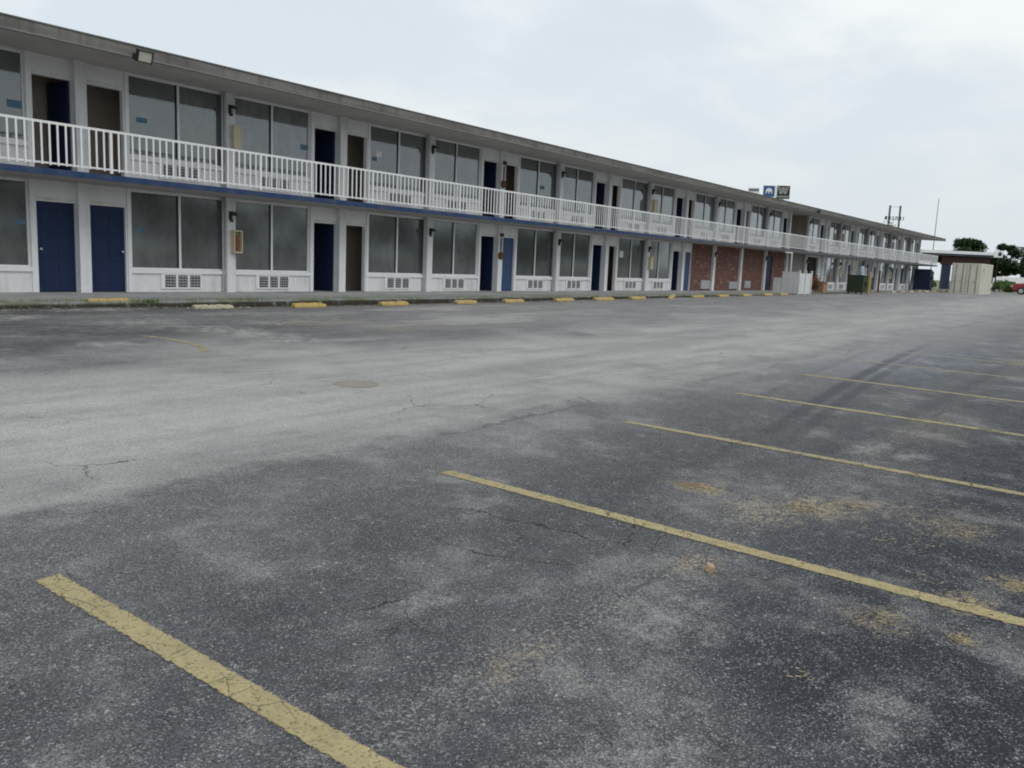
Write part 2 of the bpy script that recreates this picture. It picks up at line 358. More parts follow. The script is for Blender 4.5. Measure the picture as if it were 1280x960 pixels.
M['drip'] = painted('pale drip edge', (0.27, 0.26, 0.26), 0.6, 0.5, (0.12, 0.11, 0.11), 1.4)

def make_walk():
    m, t, b = mat('mossy concrete walkway')
    P = t.new('ShaderNodeNewGeometry').outputs['Position']
    X, Y, Z = t.sep(P)
    n = t.noise(t.scale(P, (1, 1, 1)), 0.8, 7, 0.65); n2 = t.noise(P, 5, 6, 0.7)
    c = t.mix(t.ss(n, 0.35, 0.65), (0.25, 0.255, 0.26), (0.36, 0.36, 0.355))
    mo = t.m('MULTIPLY', t.ss(Y, 19.0, 17.7, 0.0, 1.0), t.ss(t.m('ADD', t.m('MULTIPLY', n, .6), t.m('MULTIPLY', n2, .4)), 0.42, 0.56))
    c = t.mix(t.m('MULTIPLY', mo, 0.8), c, (0.105, 0.135, 0.055))
    kf = t.ss(Z, -0.085, -0.14)
    c = t.mix(t.m('MULTIPLY', kf, t.ss(n2, 0.25, 0.5)), c, (0.05, 0.045, 0.035))
    t.put(b.inputs['Base Color'], c); b.inputs['Roughness'].default_value = 0.9; b.inputs['Specular IOR Level'].default_value = 0.15
    bp = t.new('ShaderNodeBump'); bp.inputs['Strength'].default_value = 0.4; bp.inputs['Distance'].default_value = 0.02
    t.put(bp.inputs['Height'], n2); t.L.new(bp.outputs[0], b.inputs['Normal'])
    return m
M['walk'] = make_walk()

def make_glass(name, dust, dcol, rough=0.06):
    m, t, b = mat(name)
    N = m.node_tree.nodes; N.remove(b); out = N['Material Output']
    P = t.new('ShaderNodeNewGeometry').outputs['Position']
    n = t.noise(t.scale(P, (1, 1, 0.5)), 3.0, 7, 0.7)
    rnd = t.new('ShaderNodeObjectInfo').outputs['Random']
    dif = t.new('ShaderNodeBsdfDiffuse'); t.put(dif.inputs[0], t.mix(t.ss(n, 0.3, 0.7), dcol, tuple(v * 0.62 for v in dcol)))
    tr = t.new('ShaderNodeBsdfTransparent'); tr.inputs[0].default_value = (0.72, 0.76, 0.75, 1)
    gl = t.new('ShaderNodeBsdfGlossy'); gl.inputs['Roughness'].default_value = rough; gl.inputs[0].default_value = (0.9, 0.95, 0.97, 1)
    bp = t.new('ShaderNodeBump'); bp.inputs['Strength'].default_value = 0.06; bp.inputs['Distance'].default_value = 0.03
    t.put(bp.inputs['Height'], t.noise(P, 0.9, 2)); t.L.new(bp.outputs[0], gl.inputs['Normal'])
    fr = t.new('ShaderNodeFresnel'); fr.inputs[0].default_value = 1.55
    a = t.new('ShaderNodeMixShader')
    t.put(a.inputs[0], t.m('ADD', dust, t.m('MULTIPLY', t.m('SUBTRACT', rnd, 0.5), 0.4)))
    t.L.new(tr.outputs[0], a.inputs[1]); t.L.new(dif.outputs[0], a.inputs[2])
    c = t.new('ShaderNodeMixShader'); t.put(c.inputs[0], t.m('ADD', t.m('MULTIPLY', fr.outputs[0], 1.9), 0.03, clamp=True))
    t.L.new(a.outputs[0], c.inputs[1]); t.L.new(gl.outputs[0], c.inputs[2])
    t.L.new(c.outputs[0], out.inputs[0])
    return m
M['glass_low'] = make_glass('dusty window glass', 0.70, (0.165, 0.17, 0.168), 0.09)
M['glass_up'] = make_glass('dusty upper window glass', 0.78, (0.215, 0.225, 0.23))

def make_brick():
    m, t, b = mat('old red brick with pale patches')
    P = t.new('ShaderNodeNewGeometry').outputs['Position']
    X, Y, Z = t.sep(P)
    v = t.comb(X, Z, 0.0)
    br = t.new('ShaderNodeTexBrick'); t.put(br.inputs['Vector'], v)
    br.inputs['Scale'].default_value = 1.0; br.inputs['Mortar Size'].default_value = 0.007
    br.inputs['Brick Width'].default_value = 0.21; br.inputs['Row Height'].default_value = 0.075
    br.inputs['Color1'].default_value = (0.21, 0.085, 0.055, 1); br.inputs['Color2'].default_value = (0.10, 0.044, 0.034, 1)
    br.inputs['Mortar'].default_value = (0.16, 0.12, 0.11, 1)
    vc = t.new('ShaderNodeTexVoronoi'); t.put(vc.inputs['Vector'], t.scale(v, (3.4, 6.6, 1))); vc.inputs['Scale'].default_value = 0.62
    rr = t.sep(vc.outputs['Color'])
    pale = t.m('MULTIPLY', t.ss(rr[0], 0.5, 0.62), t.ss(t.m('ADD', vc.outputs['Distance'], t.m('MULTIPLY', t.m('SUBTRACT', t.noise(P, 9, 4), .5), .5)), 0.22, 0.42, 1, 0))
    c = t.mix(t.m('MULTIPLY', pale, 0.55), br.outputs[0], (0.36, 0.27, 0.21))
    c = t.mix(t.ss(t.noise(P, 1.2, 5), 0.5, 0.7, 0, 0.4), c, (0.08, 0.04, 0.03))
    t.put(b.inputs['Base Color'], c); b.inputs['Roughness'].default_value = 0.9
    return m
M['brick'] = make_brick()

def make_yellow_stop():
    m, t, b = mat('chipped yellow concrete')
    P = t.new('ShaderNodeNewGeometry').outputs['Position']
    n = t.noise(P, 5, 7, 0.7); f = t.noise(P, 40, 3)
    c = t.mix(t.ss(n, 0.3, 0.6), (0.54, 0.39, 0.11), (0.45, 0.33, 0.12))
    c = t.mix(t.ss(n, 0.54, 0.60, 0, 0.9), c, (0.30, 0.28, 0.24))
    zl = t.sep(t.new('ShaderNodeTexCoord').outputs['Generated'])[2]
    c = t.mix(t.m('MULTIPLY', t.ss(zl, .35, .0), t.ss(f, .3, .6)), c, (0.10, 0.085, 0.06))
    c = t.mix(t.ss(f, 0.5, 0.7, 0, 0.25), c, (0.2, 0.16, 0.08))
    t.put(b.inputs['Base Color'], c); b.inputs['Roughness'].default_value = 0.85
    bp = t.new('ShaderNodeBump'); bp.inputs['Strength'].default_value = 0.5; bp.inputs['Distance'].default_value = 0.02
    t.put(bp.inputs['Height'], f); t.L.new(bp.outputs[0], b.inputs['Normal'])
    return m
M['stop'] = make_yellow_stop()
M['stop_faded'] = painted('bleached broken concrete', (0.46, 0.43, 0.33), 0.9, 0.5, (0.30, 0.23, 0.08), 5, streak=False, bump=0.5)
M['stop_orange'] = painted('faded orange yellow concrete', (0.46, 0.33, 0.13), 0.9, 0.5, (0.33, 0.29, 0.20), 4, streak=False, bump=0.5)

def leafmat(name, a, b_):
    m, t, b = mat(name)
    P = t.new('ShaderNodeNewGeometry').outputs['Position']
    v = t.new('ShaderNodeTexVoronoi'); t.put(v.inputs['Vector'], P); v.inputs['Scale'].default_value = 2.5
    r = t.sep(v.outputs['Color'])
    c = t.mix(r[0], a, b_)
    t.put(b.inputs['Base Color'], c); b.inputs['Roughness'].default_value = 0.7
    b.inputs['Specular IOR Level'].default_value = 0.2
    return m
M['leaf'] = leafmat('dark oak leaves', (0.022, 0.045, 0.016), (0.05, 0.085, 0.03))
M['bush'] = leafmat('shrub leaves', (0.05, 0.09, 0.025), (0.11, 0.16, 0.05))
M['weed'] = leafmat('weed blades', (0.07, 0.12, 0.03), (0.15, 0.19, 0.06))
M['straw'] = leafmat('dry straw', (0.36, 0.28, 0.16), (0.52, 0.43, 0.27))
M['brownleaf'] = leafmat('dry brown leaves', (0.12, 0.055, 0.03), (0.22, 0.10, 0.05))

def make_terrain():
    m, t, b = mat('rough grass and dirt')
    P = t.new('ShaderNodeNewGeometry').outputs['Position']
    n = t.noise(P, 0.25, 7, 0.65); n2 = t.noise(P, 3, 6, 0.7)
    c = t.mix(t.ss(n, 0.4, 0.6), (0.075, 0.10, 0.035), (0.20, 0.19, 0.14))
    c = t.mix(t.ss(n2, 0.45, 0.7, 0, 0.5), c, (0.12, 0.13, 0.06))
    t.put(b.inputs['Base Color'], c); b.inputs['Roughness'].default_value = 0.95
    return m
M['terrain'] = make_terrain()

# ------------------------------------------------------------------ mesh builder
class MB:
    def __init__(s): s.v = []; s.f = []
    def quad(s, a, b, c, d):
        i = len(s.v); s.v += [a, b, c, d]; s.f.append((i, i + 1, i + 2, i + 3))
    def box(s, x0, x1, y0, y1, z0, z1, Mx=None):
        i = len(s.v)
        P = [(x0, y0, z0), (x1, y0, z0), (x1, y1, z0), (x0, y1, z0), (x0, y0, z1), (x1, y0, z1), (x1, y1, z1), (x0, y1, z1)]
        if Mx is not None: P = [tuple(Mx @ Vector(p)) for p in P]
        s.v += P
        s.f += [(i, i + 3, i + 2, i + 1), (i + 4, i + 5, i + 6, i + 7), (i, i + 1, i + 5, i + 4), (i + 1, i + 2, i + 6, i + 5),
                (i + 2, i + 3, i + 7, i + 6), (i + 3, i, i + 4, i + 7)]
        return s
    def prism(s, prof, x0, x1, Mx=None):           # profile of (y, z), extruded along x
        i = len(s.v); n = len(prof)
        P = [(x0, a, b) for a, b in prof] + [(x1, a, b) for a, b in prof]
        if Mx is not None: P = [tuple(Mx @ Vector(p)) for p in P]
        s.v += P
        s.f += [tuple(range(i, i + n)), tuple(range(i + 2 * n - 1, i + n - 1, -1))]
        for k in range(n):
            q = (k + 1) % n
            s.f.append((i + k, i + n + k, i + n + q, i + q))
        return s
    def tube(s, a, b, r0, r1=None, n=8):
        r1 = r0 if r1 is None else r1
        a = Vector(a); b = Vector(b); d_ = (b - a).normalized()
        u_ = d_.orthogonal().normalized(); v_ = d_.cross(u_)
        i = len(s.v)
        for p, r_ in ((a, r0), (b, r1)):
            for k in range(n):
                t_ = 2 * math.pi * k / n
                s.v.append(tuple(p + u_ * math.cos(t_) * r_ + v_ * math.sin(t_) * r_))
        for k in range(n):
            q = (k + 1) % n; s.f.append((i + k, i + q, i + n + q, i + n + k))
        s.f += [tuple(range(i + n - 1, i - 1, -1)), tuple(range(i + n, i + 2 * n))]
        return s
    def build(s, name, m, parent=None, loc=None, bevel=0.0, smooth=False, rot=None):
        me = bpy.data.meshes.new(name); me.from_pydata(s.v, [], s.f); me.update()
        me.materials.append(m if not isinstance(m, str) else M[m])
        if smooth:
            for p in me.polygons: p.use_smooth = True
        o = bpy.data.objects.new(name, me); COL.objects.link(o)
        if parent: o.parent = parent
        if loc: o.location = loc
        if rot: o.rotation_euler = rot
        if bevel:
            b = o.modifiers.new('bevel', 'BEVEL'); b.width = bevel; b.segments = 2; b.limit_method = 'ANGLE'
        return o
def empty(name, loc, rz=0.0, label=None, cat=None, group=None):
    o = bpy.data.objects.new(name, None); COL.objects.link(o); o.location = loc; o.rotation_euler = (0, 0, rz)
    o.empty_display_size = 0.2
    return tag(o, label, cat, group)
def tag(o, label=None, cat=None, group=None, kind=None):
    if label: o['label'] = label
    if cat: o['category'] = cat
    if group: o['group'] = group
    if kind: o['kind'] = kind
    return o

# ------------------------------------------------------------------ ground
def zg(X, Y):
    t = min(max((X - 12) / 63, 0), 1); t = t * t * (3 - 2 * t)
    yy = min(max(Y, -20), 22)
    a_ = min(max((Y - 15.5) / 2, 0), 1) * min(max((13 - X) / 4, 0), 1)
    return (-.464 + .0123 * yy) * (1 - t) - .05 * t + .065 * a_
def sheet(name, xs, ys, dz, m, kind='structure'):
    b = MB(); nx = len(xs)
    for yv in ys:
        for xv in xs: b.v.append((xv, yv, zg(xv, yv) + dz))
    for j in range(len(ys) - 1):
        for i in range(nx - 1):
            a = j * nx + i; b.f.append((a, a + 1, a + nx + 1, a + nx))
    o = b.build(name, m); o['kind'] = kind
    for p in o.data.polygons: p.use_smooth = True
    return o
KY = 17.5
xs = [-45 + 3 * i for i in range(52)]
ys = [-40, -30, -20, -15, -10, -5, 0, 2, 4, 6, 8, 10, 12, 14, 16, 17, KY, 19, 22, 25]
sheet('parking_lot', xs, ys, 0.0, 'asphalt')
sheet('terrain', [-2500, -800, -300, -120, -60] + [-45 + 6 * i for i in range(31)] + [160, 220, 400, 900, 2500],
      [-2500, -900, -300, -100, -45] + [-40 + 6 * i for i in range(14)] + [60, 120, 300, 900, 2500], -0.10, 'terrain')
# walkway slab with kerb face, thin fall towards the lot
b = MB(); nseg = 60
b.prism([(KY, -0.5), (19.9, -0.5), (19.9, 0.0), (KY + 0.05, -0.075), (KY, -0.095)], -3.0, 98.5)
w_ = b.build('walkway', 'walk'); w_['kind'] = 'structure'

# parking lines (all run square to the building)
def line(xc, y0, y1, wd, mkey, label, skew=0.0):
    b = MB(); n = 14
    for i in range(n + 1):
        yv = y0 + (y1 - y0) * i / n; xx = xc + skew * (yv - y1)
        b.v += [(xx - wd / 2, yv, zg(xx, yv) + 0.004), (xx + wd / 2, yv, zg(xx, yv) + 0.004)]
    for i in range(n): b.f.append((2 * i, 2 * i + 1, 2 * i + 3, 2 * i + 2))
    o = b.build('parking_line', mkey); tag(o, kind='structure', label=label); return o
for i, (xc, yt, mk) in enumerate([(1.72, 3.98, 'line'), (4.53, 4.03, 'line'), (7.36, 4.12, 'line_mid'), (10.24, 4.15, 'line_mid'), (13.12, 4.24, 'line_mid'),
                        (16.25, 4.34, 'line_far'), (19.0, 4.3, 'line_far'), (21.9, 4.3, 'line_ghost'), (24.8, 4.3, 'line_ghost')]):
    line(xc - (.015 if i == 0 else 0), -1.0, yt, 0.125 if xc < 9 else .15, mk, 'faded yellow parking line on the dark asphalt')
for xc in (8.0, 10.9, 13.8, 16.7, 19.6):
    line(xc, 12.2, 16.4, 0.11, 'line_ghost', 'nearly worn away yellow parking line by the building')
# short curved stroke of yellow
b = MB(); arc = [(7.19, 12.86), (7.30, 12.29), (7.27, 11.6), (7.10, 11.05), (6.9, 10.69)]
for xa, ya in arc: b.v += [(xa - .07, ya, zg(xa, ya) + .004), (xa + .07, ya, zg(xa, ya) + .004)]
for i in range(len(arc) - 1): b.f.append((2 * i, 2 * i + 1, 2 * i + 3, 2 * i + 2))
tag(b.build('painted_arc', 'arc'), kind='structure')

# ------------------------------------------------------------------ motel
U = 3.872; X0 = 9.68; K0, K1 = -2, 22
YW = 19.89; YC0 = 19.72; YB = 18.45; YE = 17.80; YBACK = 28.0
ZS0, ZS1 = 2.48, 2.65           # balcony slab
ZU = 2.71                       # nominal upper floor
ZC = 5.16                       # upper ceiling
XA, XB = X0 + K0 * U - 0.15, X0 + K1 * U + 0.12
motel = empty('motel_building', (X0 + 10 * U, YW, 0), 0,
              'long two storey white motel with a railed balcony and navy doors', 'motel')
MI = -Vector(motel.location)
def mpart(b, name, m, parent=None, **k):
    o = b.build(name, m, parent or motel, **k)
    if parent is None: o.location = MI
    return o

def unit_span(k):   # unit between column k and k+1; returns function mapping distance from the door column to world x, sorted
    if k % 2 == 0: o, s = X0 + k * U, 1
    else: o, s = X0 + (k + 1) * U, -1
    return lambda a, b: (o + a, o + b) if s > 0 else (o - b, o - a)
DO0, DO1 = 0.13, 1.05
WI0, WI1 = 1.16, 3.77

lowkind, upkind = {}, {}
for k in range(K0, K1):
    lowkind[k] = 'room'; upkind[k] = 'room'
for k in (9, 10): lowkind[k] = 'brick'
lowkind[8] = 'brick_door'; lowkind[11] = 'brick_end'
lowkind[12] = 'plain'; lowkind[13] = 'stair'; upkind[12] = 'plain'

M['taupe'] = painted('grey taupe wall paint', (0.26, 0.25, 0.24), .8, .35)
for st, _u, kinds, z0, zt, ws, wt, dt in ((0, 0, lowkind, 0.0, ZS0, 0.56, 2.44, 2.05), (1, 0, upkind, ZS1, ZC, ZU + .55, 5.13, ZU + 2.04)):
    wb = MB(); nm = 'lower' if st == 0 else 'upper'
    for k in range(K0, K1):
        S = unit_span(k); kd = kinds[k]
        def W_(a, b_, za, zb):
            x0, x1 = S(a, b_); wb.box(x0, x1, YW, YW + 0.14, za, zb)
        if kd == 'room':
            W_(0, DO0, z0, zt); W_(DO0, DO1, dt, zt); W_(DO1, WI0, z0, zt)
            W_(WI0, WI1, z0, ws); W_(WI0, WI1, wt, zt); W_(WI1, U, z0, zt)
        elif kd == 'plain':
            if wb.v: mpart(wb, 'wall', 'white')['label'] = 'white %s storey wall' % nm
            wb = MB(); dp = 1.3 if st else 0
            wb.box(X0 + k * U - .05 * st, X0 + (k + 1) * U, YW + dp, YW + dp + .14, z0, zt)
            mpart(wb, 'wall', 'taupe')['label'] = 'grey taupe %s storey wall' % nm; wb = MB()
        elif kd == 'stair':
            xa = X0 + k * U
            wb.box(xa, xa + .5, YW, YW + .14, z0, zt); wb.box(xa + 3.1, xa + U, YW, YW + .14, z0, zt); wb.box(xa + .5, xa + 3.1, YW, YW + .14, 2.35, zt)
        elif kd == 'brick_door':   # door beside the column, brick after it
            W_(0, DO0, z0, zt); W_(DO0, DO1 + .1, dt, zt)
            mpart(wb, 'wall', 'white')['label'] = 'white %s storey wall' % nm; wb = MB()
    mpart(wb, 'wall', 'white')['label'] = 'white %s storey wall' % nm
q = MB(); q.box(X0 + 13 * U + .1, X0 + 14 * U - .1, YW + .9, YW + 1.0, 0, ZS0 - .01); mpart(q, 'stair_shade_panel', 'recess_shade')  # dark panel put in for the shade deep inside the stair opening
# brick stretch under the balcony
xb0 = X0 + 8 * U + DO1 + .1; xb1 = X0 + 12 * U
bw = MB()
dx0, dx1 = X0 + 11 * U + .35, X0 + 11 * U + 1.45
bw.box(xb0, dx0, YW - .03, YW + .14, 0, ZS0); bw.box(dx1, xb1, YW - .03, YW + .14, 0, ZS0); bw.box(dx0, dx1, YW - .03, YW + .14, 2.15, ZS0)
bo = mpart(bw, 'brick_wall', 'brick'); bo['label'] = 'red brick stretch of the lower storey with pale patches'

# inner rooms (seen through the doors and panes)
iw = MB()
for z0, z1 in ((0.0, ZS0), (ZS1, ZC)):
    for k in range(K0, K1 + 1):
        xx = X0 + k * U; iw.box(xx - .06, xx + .06, YW + .14, YBACK - .1, z0, z1)
    iw.box(XA + .2, XB - .2, YW + 5.2, YW + 5.3, z0, z1) if False else None
    for k in range(K0, K1):
        iw.box(X0 + k * U + .06, X0 + (k + 1) * U - .06, YW + 5.0, YW + 5.1, z0, z1)
for z0, z1, kk in ((0.0, ZS0, lowkind), (ZS1, ZC, upkind)):
    for k in range(K0, K1):
        if kk[k] == 'room':
            xa, xb = unit_span(k)(.061, 2.5); iw.box(xa, xb, YW + 1.05, YW + 1.15, z0, z1)
mpart(iw, 'partition', 'interior')
inf = MB(); inf.box(XA, XB, 19.9, YBACK, -0.5, 0.0)
mpart(inf, 'ground_floor', 'interior_floor')
ew = MB(); ew.box(XB - .14, XB, YW + .14, YBACK, 0.0, ZC); ew.box(XA, XA + .14, YW + .14, YBACK, 0, ZC); ew.box(XA + .14, XB - .14, YBACK - .1, YBACK, 0, ZC)
ewo = mpart(ew, 'outer_wall', 'white')

# balcony slab + navy edge + underside
sb = MB(); sb.prism([(YB + .02, 2.50), (YB + .3, ZS0), (YBACK - .1, ZS0), (YBACK - .1, ZS1), (YW, ZS1), (YB + .02, 2.62)], XA - .3, XB + 2.5)
slab = mpart(sb, 'balcony_slab', 'soffit_low')
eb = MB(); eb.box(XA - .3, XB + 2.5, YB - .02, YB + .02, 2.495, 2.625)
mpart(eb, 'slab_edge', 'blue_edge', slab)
# roof
ro = MB()
ro.prism([(YE, 5.08), (YW, ZC), (YBACK + .6, ZC), (YBACK + .6, 5.30), (YBACK - 3, 5.42), (YE + 2, 5.36), (YE, 5.29)], XA - .6, XB + 1.6)
roof = mpart(ro, 'roof', 'soffit'); roof['label'] = 'flat roof with a wide grey stained eave'
fa = MB(); fa.box(XA - .6, XB + 1.6, YE - .03, YE - .002, 5.085, 5.30)
mpart(fa, 'fascia', 'fascia', roof)
de = MB(); de.box(XA - .6, XB + 1.6, YE - .036, YE + .09, 5.062, 5.083)
mpart(de, 'drip_edge', 'drip', roof)
rt_ = MB(); rt_.prism([(YE - .05, 5.302), (YE + 2, 5.372), (YBACK - 3, 5.432), (YBACK + .6, 5.312), (YBACK + .6, 5.335), (YBACK - 3, 5.46), (YE + 2, 5.40), (YE - .05, 5.325)], XA - .62, XB + 1.62)
mpart(rt_, 'roof_covering', 'roof', roof)
# low boxes on the roof
for xa, xb, zt in ((53.6, 56.6, 6.02), (85.5, 91.5, 6.28)):
    q = MB(); q.box(xa, xb, 22, 24, 5.42, zt); q.box(xa - .06, xb + .06, 21.94, 24.06, zt, zt + .05)
    o = mpart(q, 'roof_vent', 'roof'); o['label'] = 'low grey box rising above the roof edge'
# a tuft growing on the roof
rb = random.Random(5); q = MB()
for i in range(260):
    p = Vector((91.8 + rb.gauss(0, .5), 22.2 + rb.gauss(0, .3), 5.45 + abs(rb.gauss(0, .55)))); r_ = .12
    e1 = Vector((rb.uniform(-1, 1), rb.uniform(-1, 1), rb.uniform(-1, 1))).normalized() * r_; e2 = e1.orthogonal().normalized() * r_ * .6
    q.quad(tuple(p - e1), tuple(p - e2), tuple(p + e1), tuple(p + e2))
tag(q.build('roof_shrub', 'bush'), 'green bush growing up beyond the motel roof edge', 'shrub')

# columns
for st, z0, z1 in ((0, -0.02, ZS0), (1, ZS1, 5.155)):
    for k in range(K0, K1 + 1):
        x = X0 + k * U - .03
        q = MB(); q.box(x - .13, x + .13, YC0, YW - .001, z0, z1)
        mpart(q, 'column', 'column', bevel=0.006)
        if k % 2 != 0 and not (st == 0 and 8 < k < 12):
            # downpipe in the corner left of the column
            q = MB(); q.tube((x - .18, YW - .05, z0 + .02), (x - .18, YW - .05, z1 - .01), .03, n=8)
            mpart(q, 'downpipe', 'alu')

# windows
def window(k, st):
    S = unit_span(k); a, b_ = S(WI0, WI1)
    zb = 0.56 if st == 0 else ZU + .55
    zt = 2.44 if st == 0 else 5.13
    q = MB(); f = .035
    y0, y1 = YW + .035, YW + .085
    q.box(a, a + f, y0, y1, zb, zt); q.box(b_ - f, b_, y0, y1, zb, zt)
    q.box(a + f, b_ - f, y0, y1, zb, zb + f); q.box(a + f, b_ - f, y0, y1, zt - f, zt)
    mid = (a + b_) / 2
    q.box(mid - .03, mid + .03, y0 - .012, y1, zb + f, zt - f)
    o = mpart(q, 'window', 'rail' )
    for xa, xb in ((a + f, mid - .03), (mid + .03, b_ - f)):
        g = MB(); yy = YW + .06
        g.box(xa, xb, yy, yy + .006, zb + f, zt - f)
        g.build('glass', M['glass_low' if st == 0 else 'glass_up'], o)
    # dark gasket beside the mullion
    g = MB(); s_ = -1 if k % 2 else 1
    g.box(mid - .065, mid - .032, y0 + .002, y0 + .02, zb + f, zt - f)
    g.build('gasket', M['black'], o)
    sl_ = MB(); sl_.box(a - .04, b_ + .04, YW - .05, YW - .002, zb - .10, zb - .012)
    sl_.build('sill', M['rail'], o)
    return o, (a, b_, mid)
def aircon(k, st):
    S = unit_span(k); a, b_ = S(1.90, 3.03)
    z0 = .08 if st == 0 else ZU + .08; z1 = z0 + .38
    q = MB(); Y = YW; fr = .035
    q.box(a, b_, Y - .035, Y - .002, z0, z0 + fr); q.box(a, b_, Y - .035, Y - .002, z1 - fr, z1)
    q.box(a, a + fr * 3, Y - .035, Y - .002, z0 + fr, z1 - fr); q.box(b_ - fr, b_, Y - .035, Y - .002, z0 + fr, z1 - fr)
    n = 3; wd = (b_ - a - fr * 4) / n
    for i in range(1, n):
        xx = a + fr * 3 + wd * i; q.box(xx - .03, xx + .03, Y - .034, Y - .002, z0 + fr, z1 - fr)
    o = mpart(q, 'air_conditioner', 'rail')
    g = MB(); g.box(a + fr * 3, b_ - fr, Y - .010, Y - .003, z0 + fr, z1 - fr)
    g.build('grille_shade_plate', M['recess_shade'], o)  # dark plate just proud of the wall, painted shade behind the louvres
    g = MB()
    for j in range(4):
        zz = z0 + fr + (j + .7) * (z1 - z0 - 2 * fr) / 4.4
        g.box(a + fr * 3, b_ - fr, Y - .030, Y - .014, zz, zz + .022)
    for j in range(1, 12):
        xx = a + fr * 3 + (b_ - a - fr * 4) * j / 12
        g.box(xx - .006, xx + .006, Y - .028, Y - .012, z0 + fr, z1 - fr)
    g.build('louvre', M['alu'], o)
# door states: 'closed', 'bright', 'in' (navy door swung in against the column side), 'none'
low_state = {-2: 'closed', -1: 'closed', 0: 'closed', 1: 'in', 2: 'none', 3: 'in', 4: 'bright', 5: 'in', 6: 'none', 7: 'in', 8: 'bright',
             13: None, 14: 'in', 15: 'in', 16: 'none', 17: 'closed', 18: 'in', 19: 'closed', 20: 'none', 21: 'closed', 22: 'closed'}
up_state = {-2: 'in', -1: 'in', 0: 'none', 1: 'in', 2: 'none', 3: 'in', 4: 'none', 5: 'in', 6: 'none', 7: 'in', 8: 'none', 9: 'in', 10: 'none', 11: 'in',
            13: 'in', 14: 'none', 15: 'in', 16: 'none', 17: 'in', 18: 'none', 19: 'in', 20: 'closed', 21: 'in', 22: 'none'}
def door(k, st, state, wide=0.0):
    S = unit_span(k); a, b_ = S(DO0, DO1 + wide)
    z0 = 0.0 if st == 0 else ZS1; z1 = 2.05 if st == 0 else ZU + 2.04
    # white jamb strip up to the ceiling and the set back panel over the door
    q = MB(); ja, jb = S(DO1 + wide + .005, WI0 - .01); zt_ = ZS0 - .004 if st == 0 else ZC - .006
    if not wide: q.box(ja, jb, YW - .045, YW - .001, z0 + .001, zt_)
    q.box(a, b_, YW - .018, YW - .001, z1 + .06, zt_)
    mpart(q, 'door_trim', 'rail')
    # frame
    q = MB(); f = .035; y0, y1 = YW - .022, YW + .12
    q.box(a, a + f, y0, y1, z0, z1); q.box(b_ - f, b_, y0, y1, z0, z1); q.box(a + f, b_ - f, y0, y1, z1 - f, z1)
    fr = mpart(q, 'door_frame', 'rail')
    if state in (None, 'none'): return
    wd = (b_ - a) - 2 * f - .01; h = z1 - z0 - f - .02
    hinge_right = (k % 2 != 0)
    D = MB(); D.box(0, wd, -.022, .022, 0, h)
    # raised panels (three rows of two)
    for xs_ in (wd * .12, wd * .56):
        for za, zb in ((.08, .30), (.36, .62), (.68, .92)):
            for sy in (-1, 1):
                y_a, y_b = (-.030, -.0221) if sy < 0 else (.0221, .030)
                D.box(xs_, xs_ + wd * .32, y_a, y_b, h * za, h * zb)
    o = bpy.data.objects.new('x', None); bpy.data.objects.remove(o)
    dob = D.build('door', M['navy_bright' if state == 'bright' else 'navy'], motel, bevel=.004)
    hb = MB(); kx = wd - .07
    hb.tube((kx, -.075, .95), (kx, .075, .95), .012, n=8); hb.tube((kx, -.095, .95), (kx, -.06, .95), .03, n=10); hb.tube((kx, .06, .95), (kx, .095, .95), .03, n=10)
    hb.build('door_handle', M['alu'], dob)
    if hinge_right: hx = b_ - f - .005
    else: hx = a + f + .005
    yc = YW + .07
    if state == 'in':
        ang = (R(90) + R(4)) if hinge_right else (R(90) - R(4))
        dob.rotation_euler = (0, 0, ang); hx += (-.03 if hinge_right else .03)
        dob['label'] = 'navy door swung open into the room'
    else:
        dob.rotation_euler = (0, 0, R(180) if hinge_right else 0)
        dob['label'] = 'closed faded blue door' if state == 'bright' else 'closed navy door'
    dob.location = Vector((hx, yc, z0 + .012)) + MI
for k in range(K0, K1):
    for st, kinds, states in ((0, lowkind, low_state), (1, upkind, up_state)):
        kd = kinds[k]
        if kd == 'room':
            window(k, st); aircon(k, st); door(k, st, states.get(k, 'closed'))
        elif kd == 'brick_door':
            door(k, st, 'bright', .1)
# navy door in the brick stretch and the blanked air conditioner sleeves
q = MB(); q.box(dx0 + .04, dx1 - .04, YW + .02, YW + .06, 0.01, 2.13)
o = mpart(q, 'door', 'navy'); o['label'] = 'dark navy door set in the brick stretch'
q = MB(); q.tube((dx0 + .12, YW + .02, .95), (dx0 + .12, YW - .04, .95), .025)
q.build('door_handle', M['alu'], o)
for xa, xb, z0, z1, split in ((43.1, 44.35, .09, .56, False), (46.95, 48.2, .09, .51, False), (49.25, 50.2, .13, .57, True)):
    q = MB(); q.box(xa, xb, YW - .09, YW - .032, z0, z1)
    if split: q.box(xa + .1, xb - .1, YW - .11, YW - .091, z0 + .05, z1 - .05)
    o = mpart(q, 'vent_cover', 'alu'); o['label'] = 'pale metal plate low on the brick wall'
# shade in the stair opening is the dark panel built with the walls
# notices and tape on the glass
for xx, zz, wd, ht, m_ in ((8.33, 4.02, .30, .16, 'blue_tape'), (11.2, 4.12, .26, .12, 'blue_tape'), (8.37, 1.54, .16, .12, 'blue_tape'), (11.06, 1.5, .2, .10, 'blue_tape'),
                           (16.12, 4.12, .3, .14, 'blue_tape'), (19.02, 4.29, .24, .20, 'paper'), (18.85, 4.13, .2, .12, 'blue_tape'), (34.53, 1.68, .32, .30, 'paper'), (27.95, 4.1, .3, .14, 'blue_tape')):
    q = MB(); q.box(xx - wd / 2, xx + wd / 2, YW + .052, YW + .058, zz - ht / 2, zz + ht / 2)
    o = mpart(q, 'notice' if m_ == 'paper' else 'tape_strip', m_)
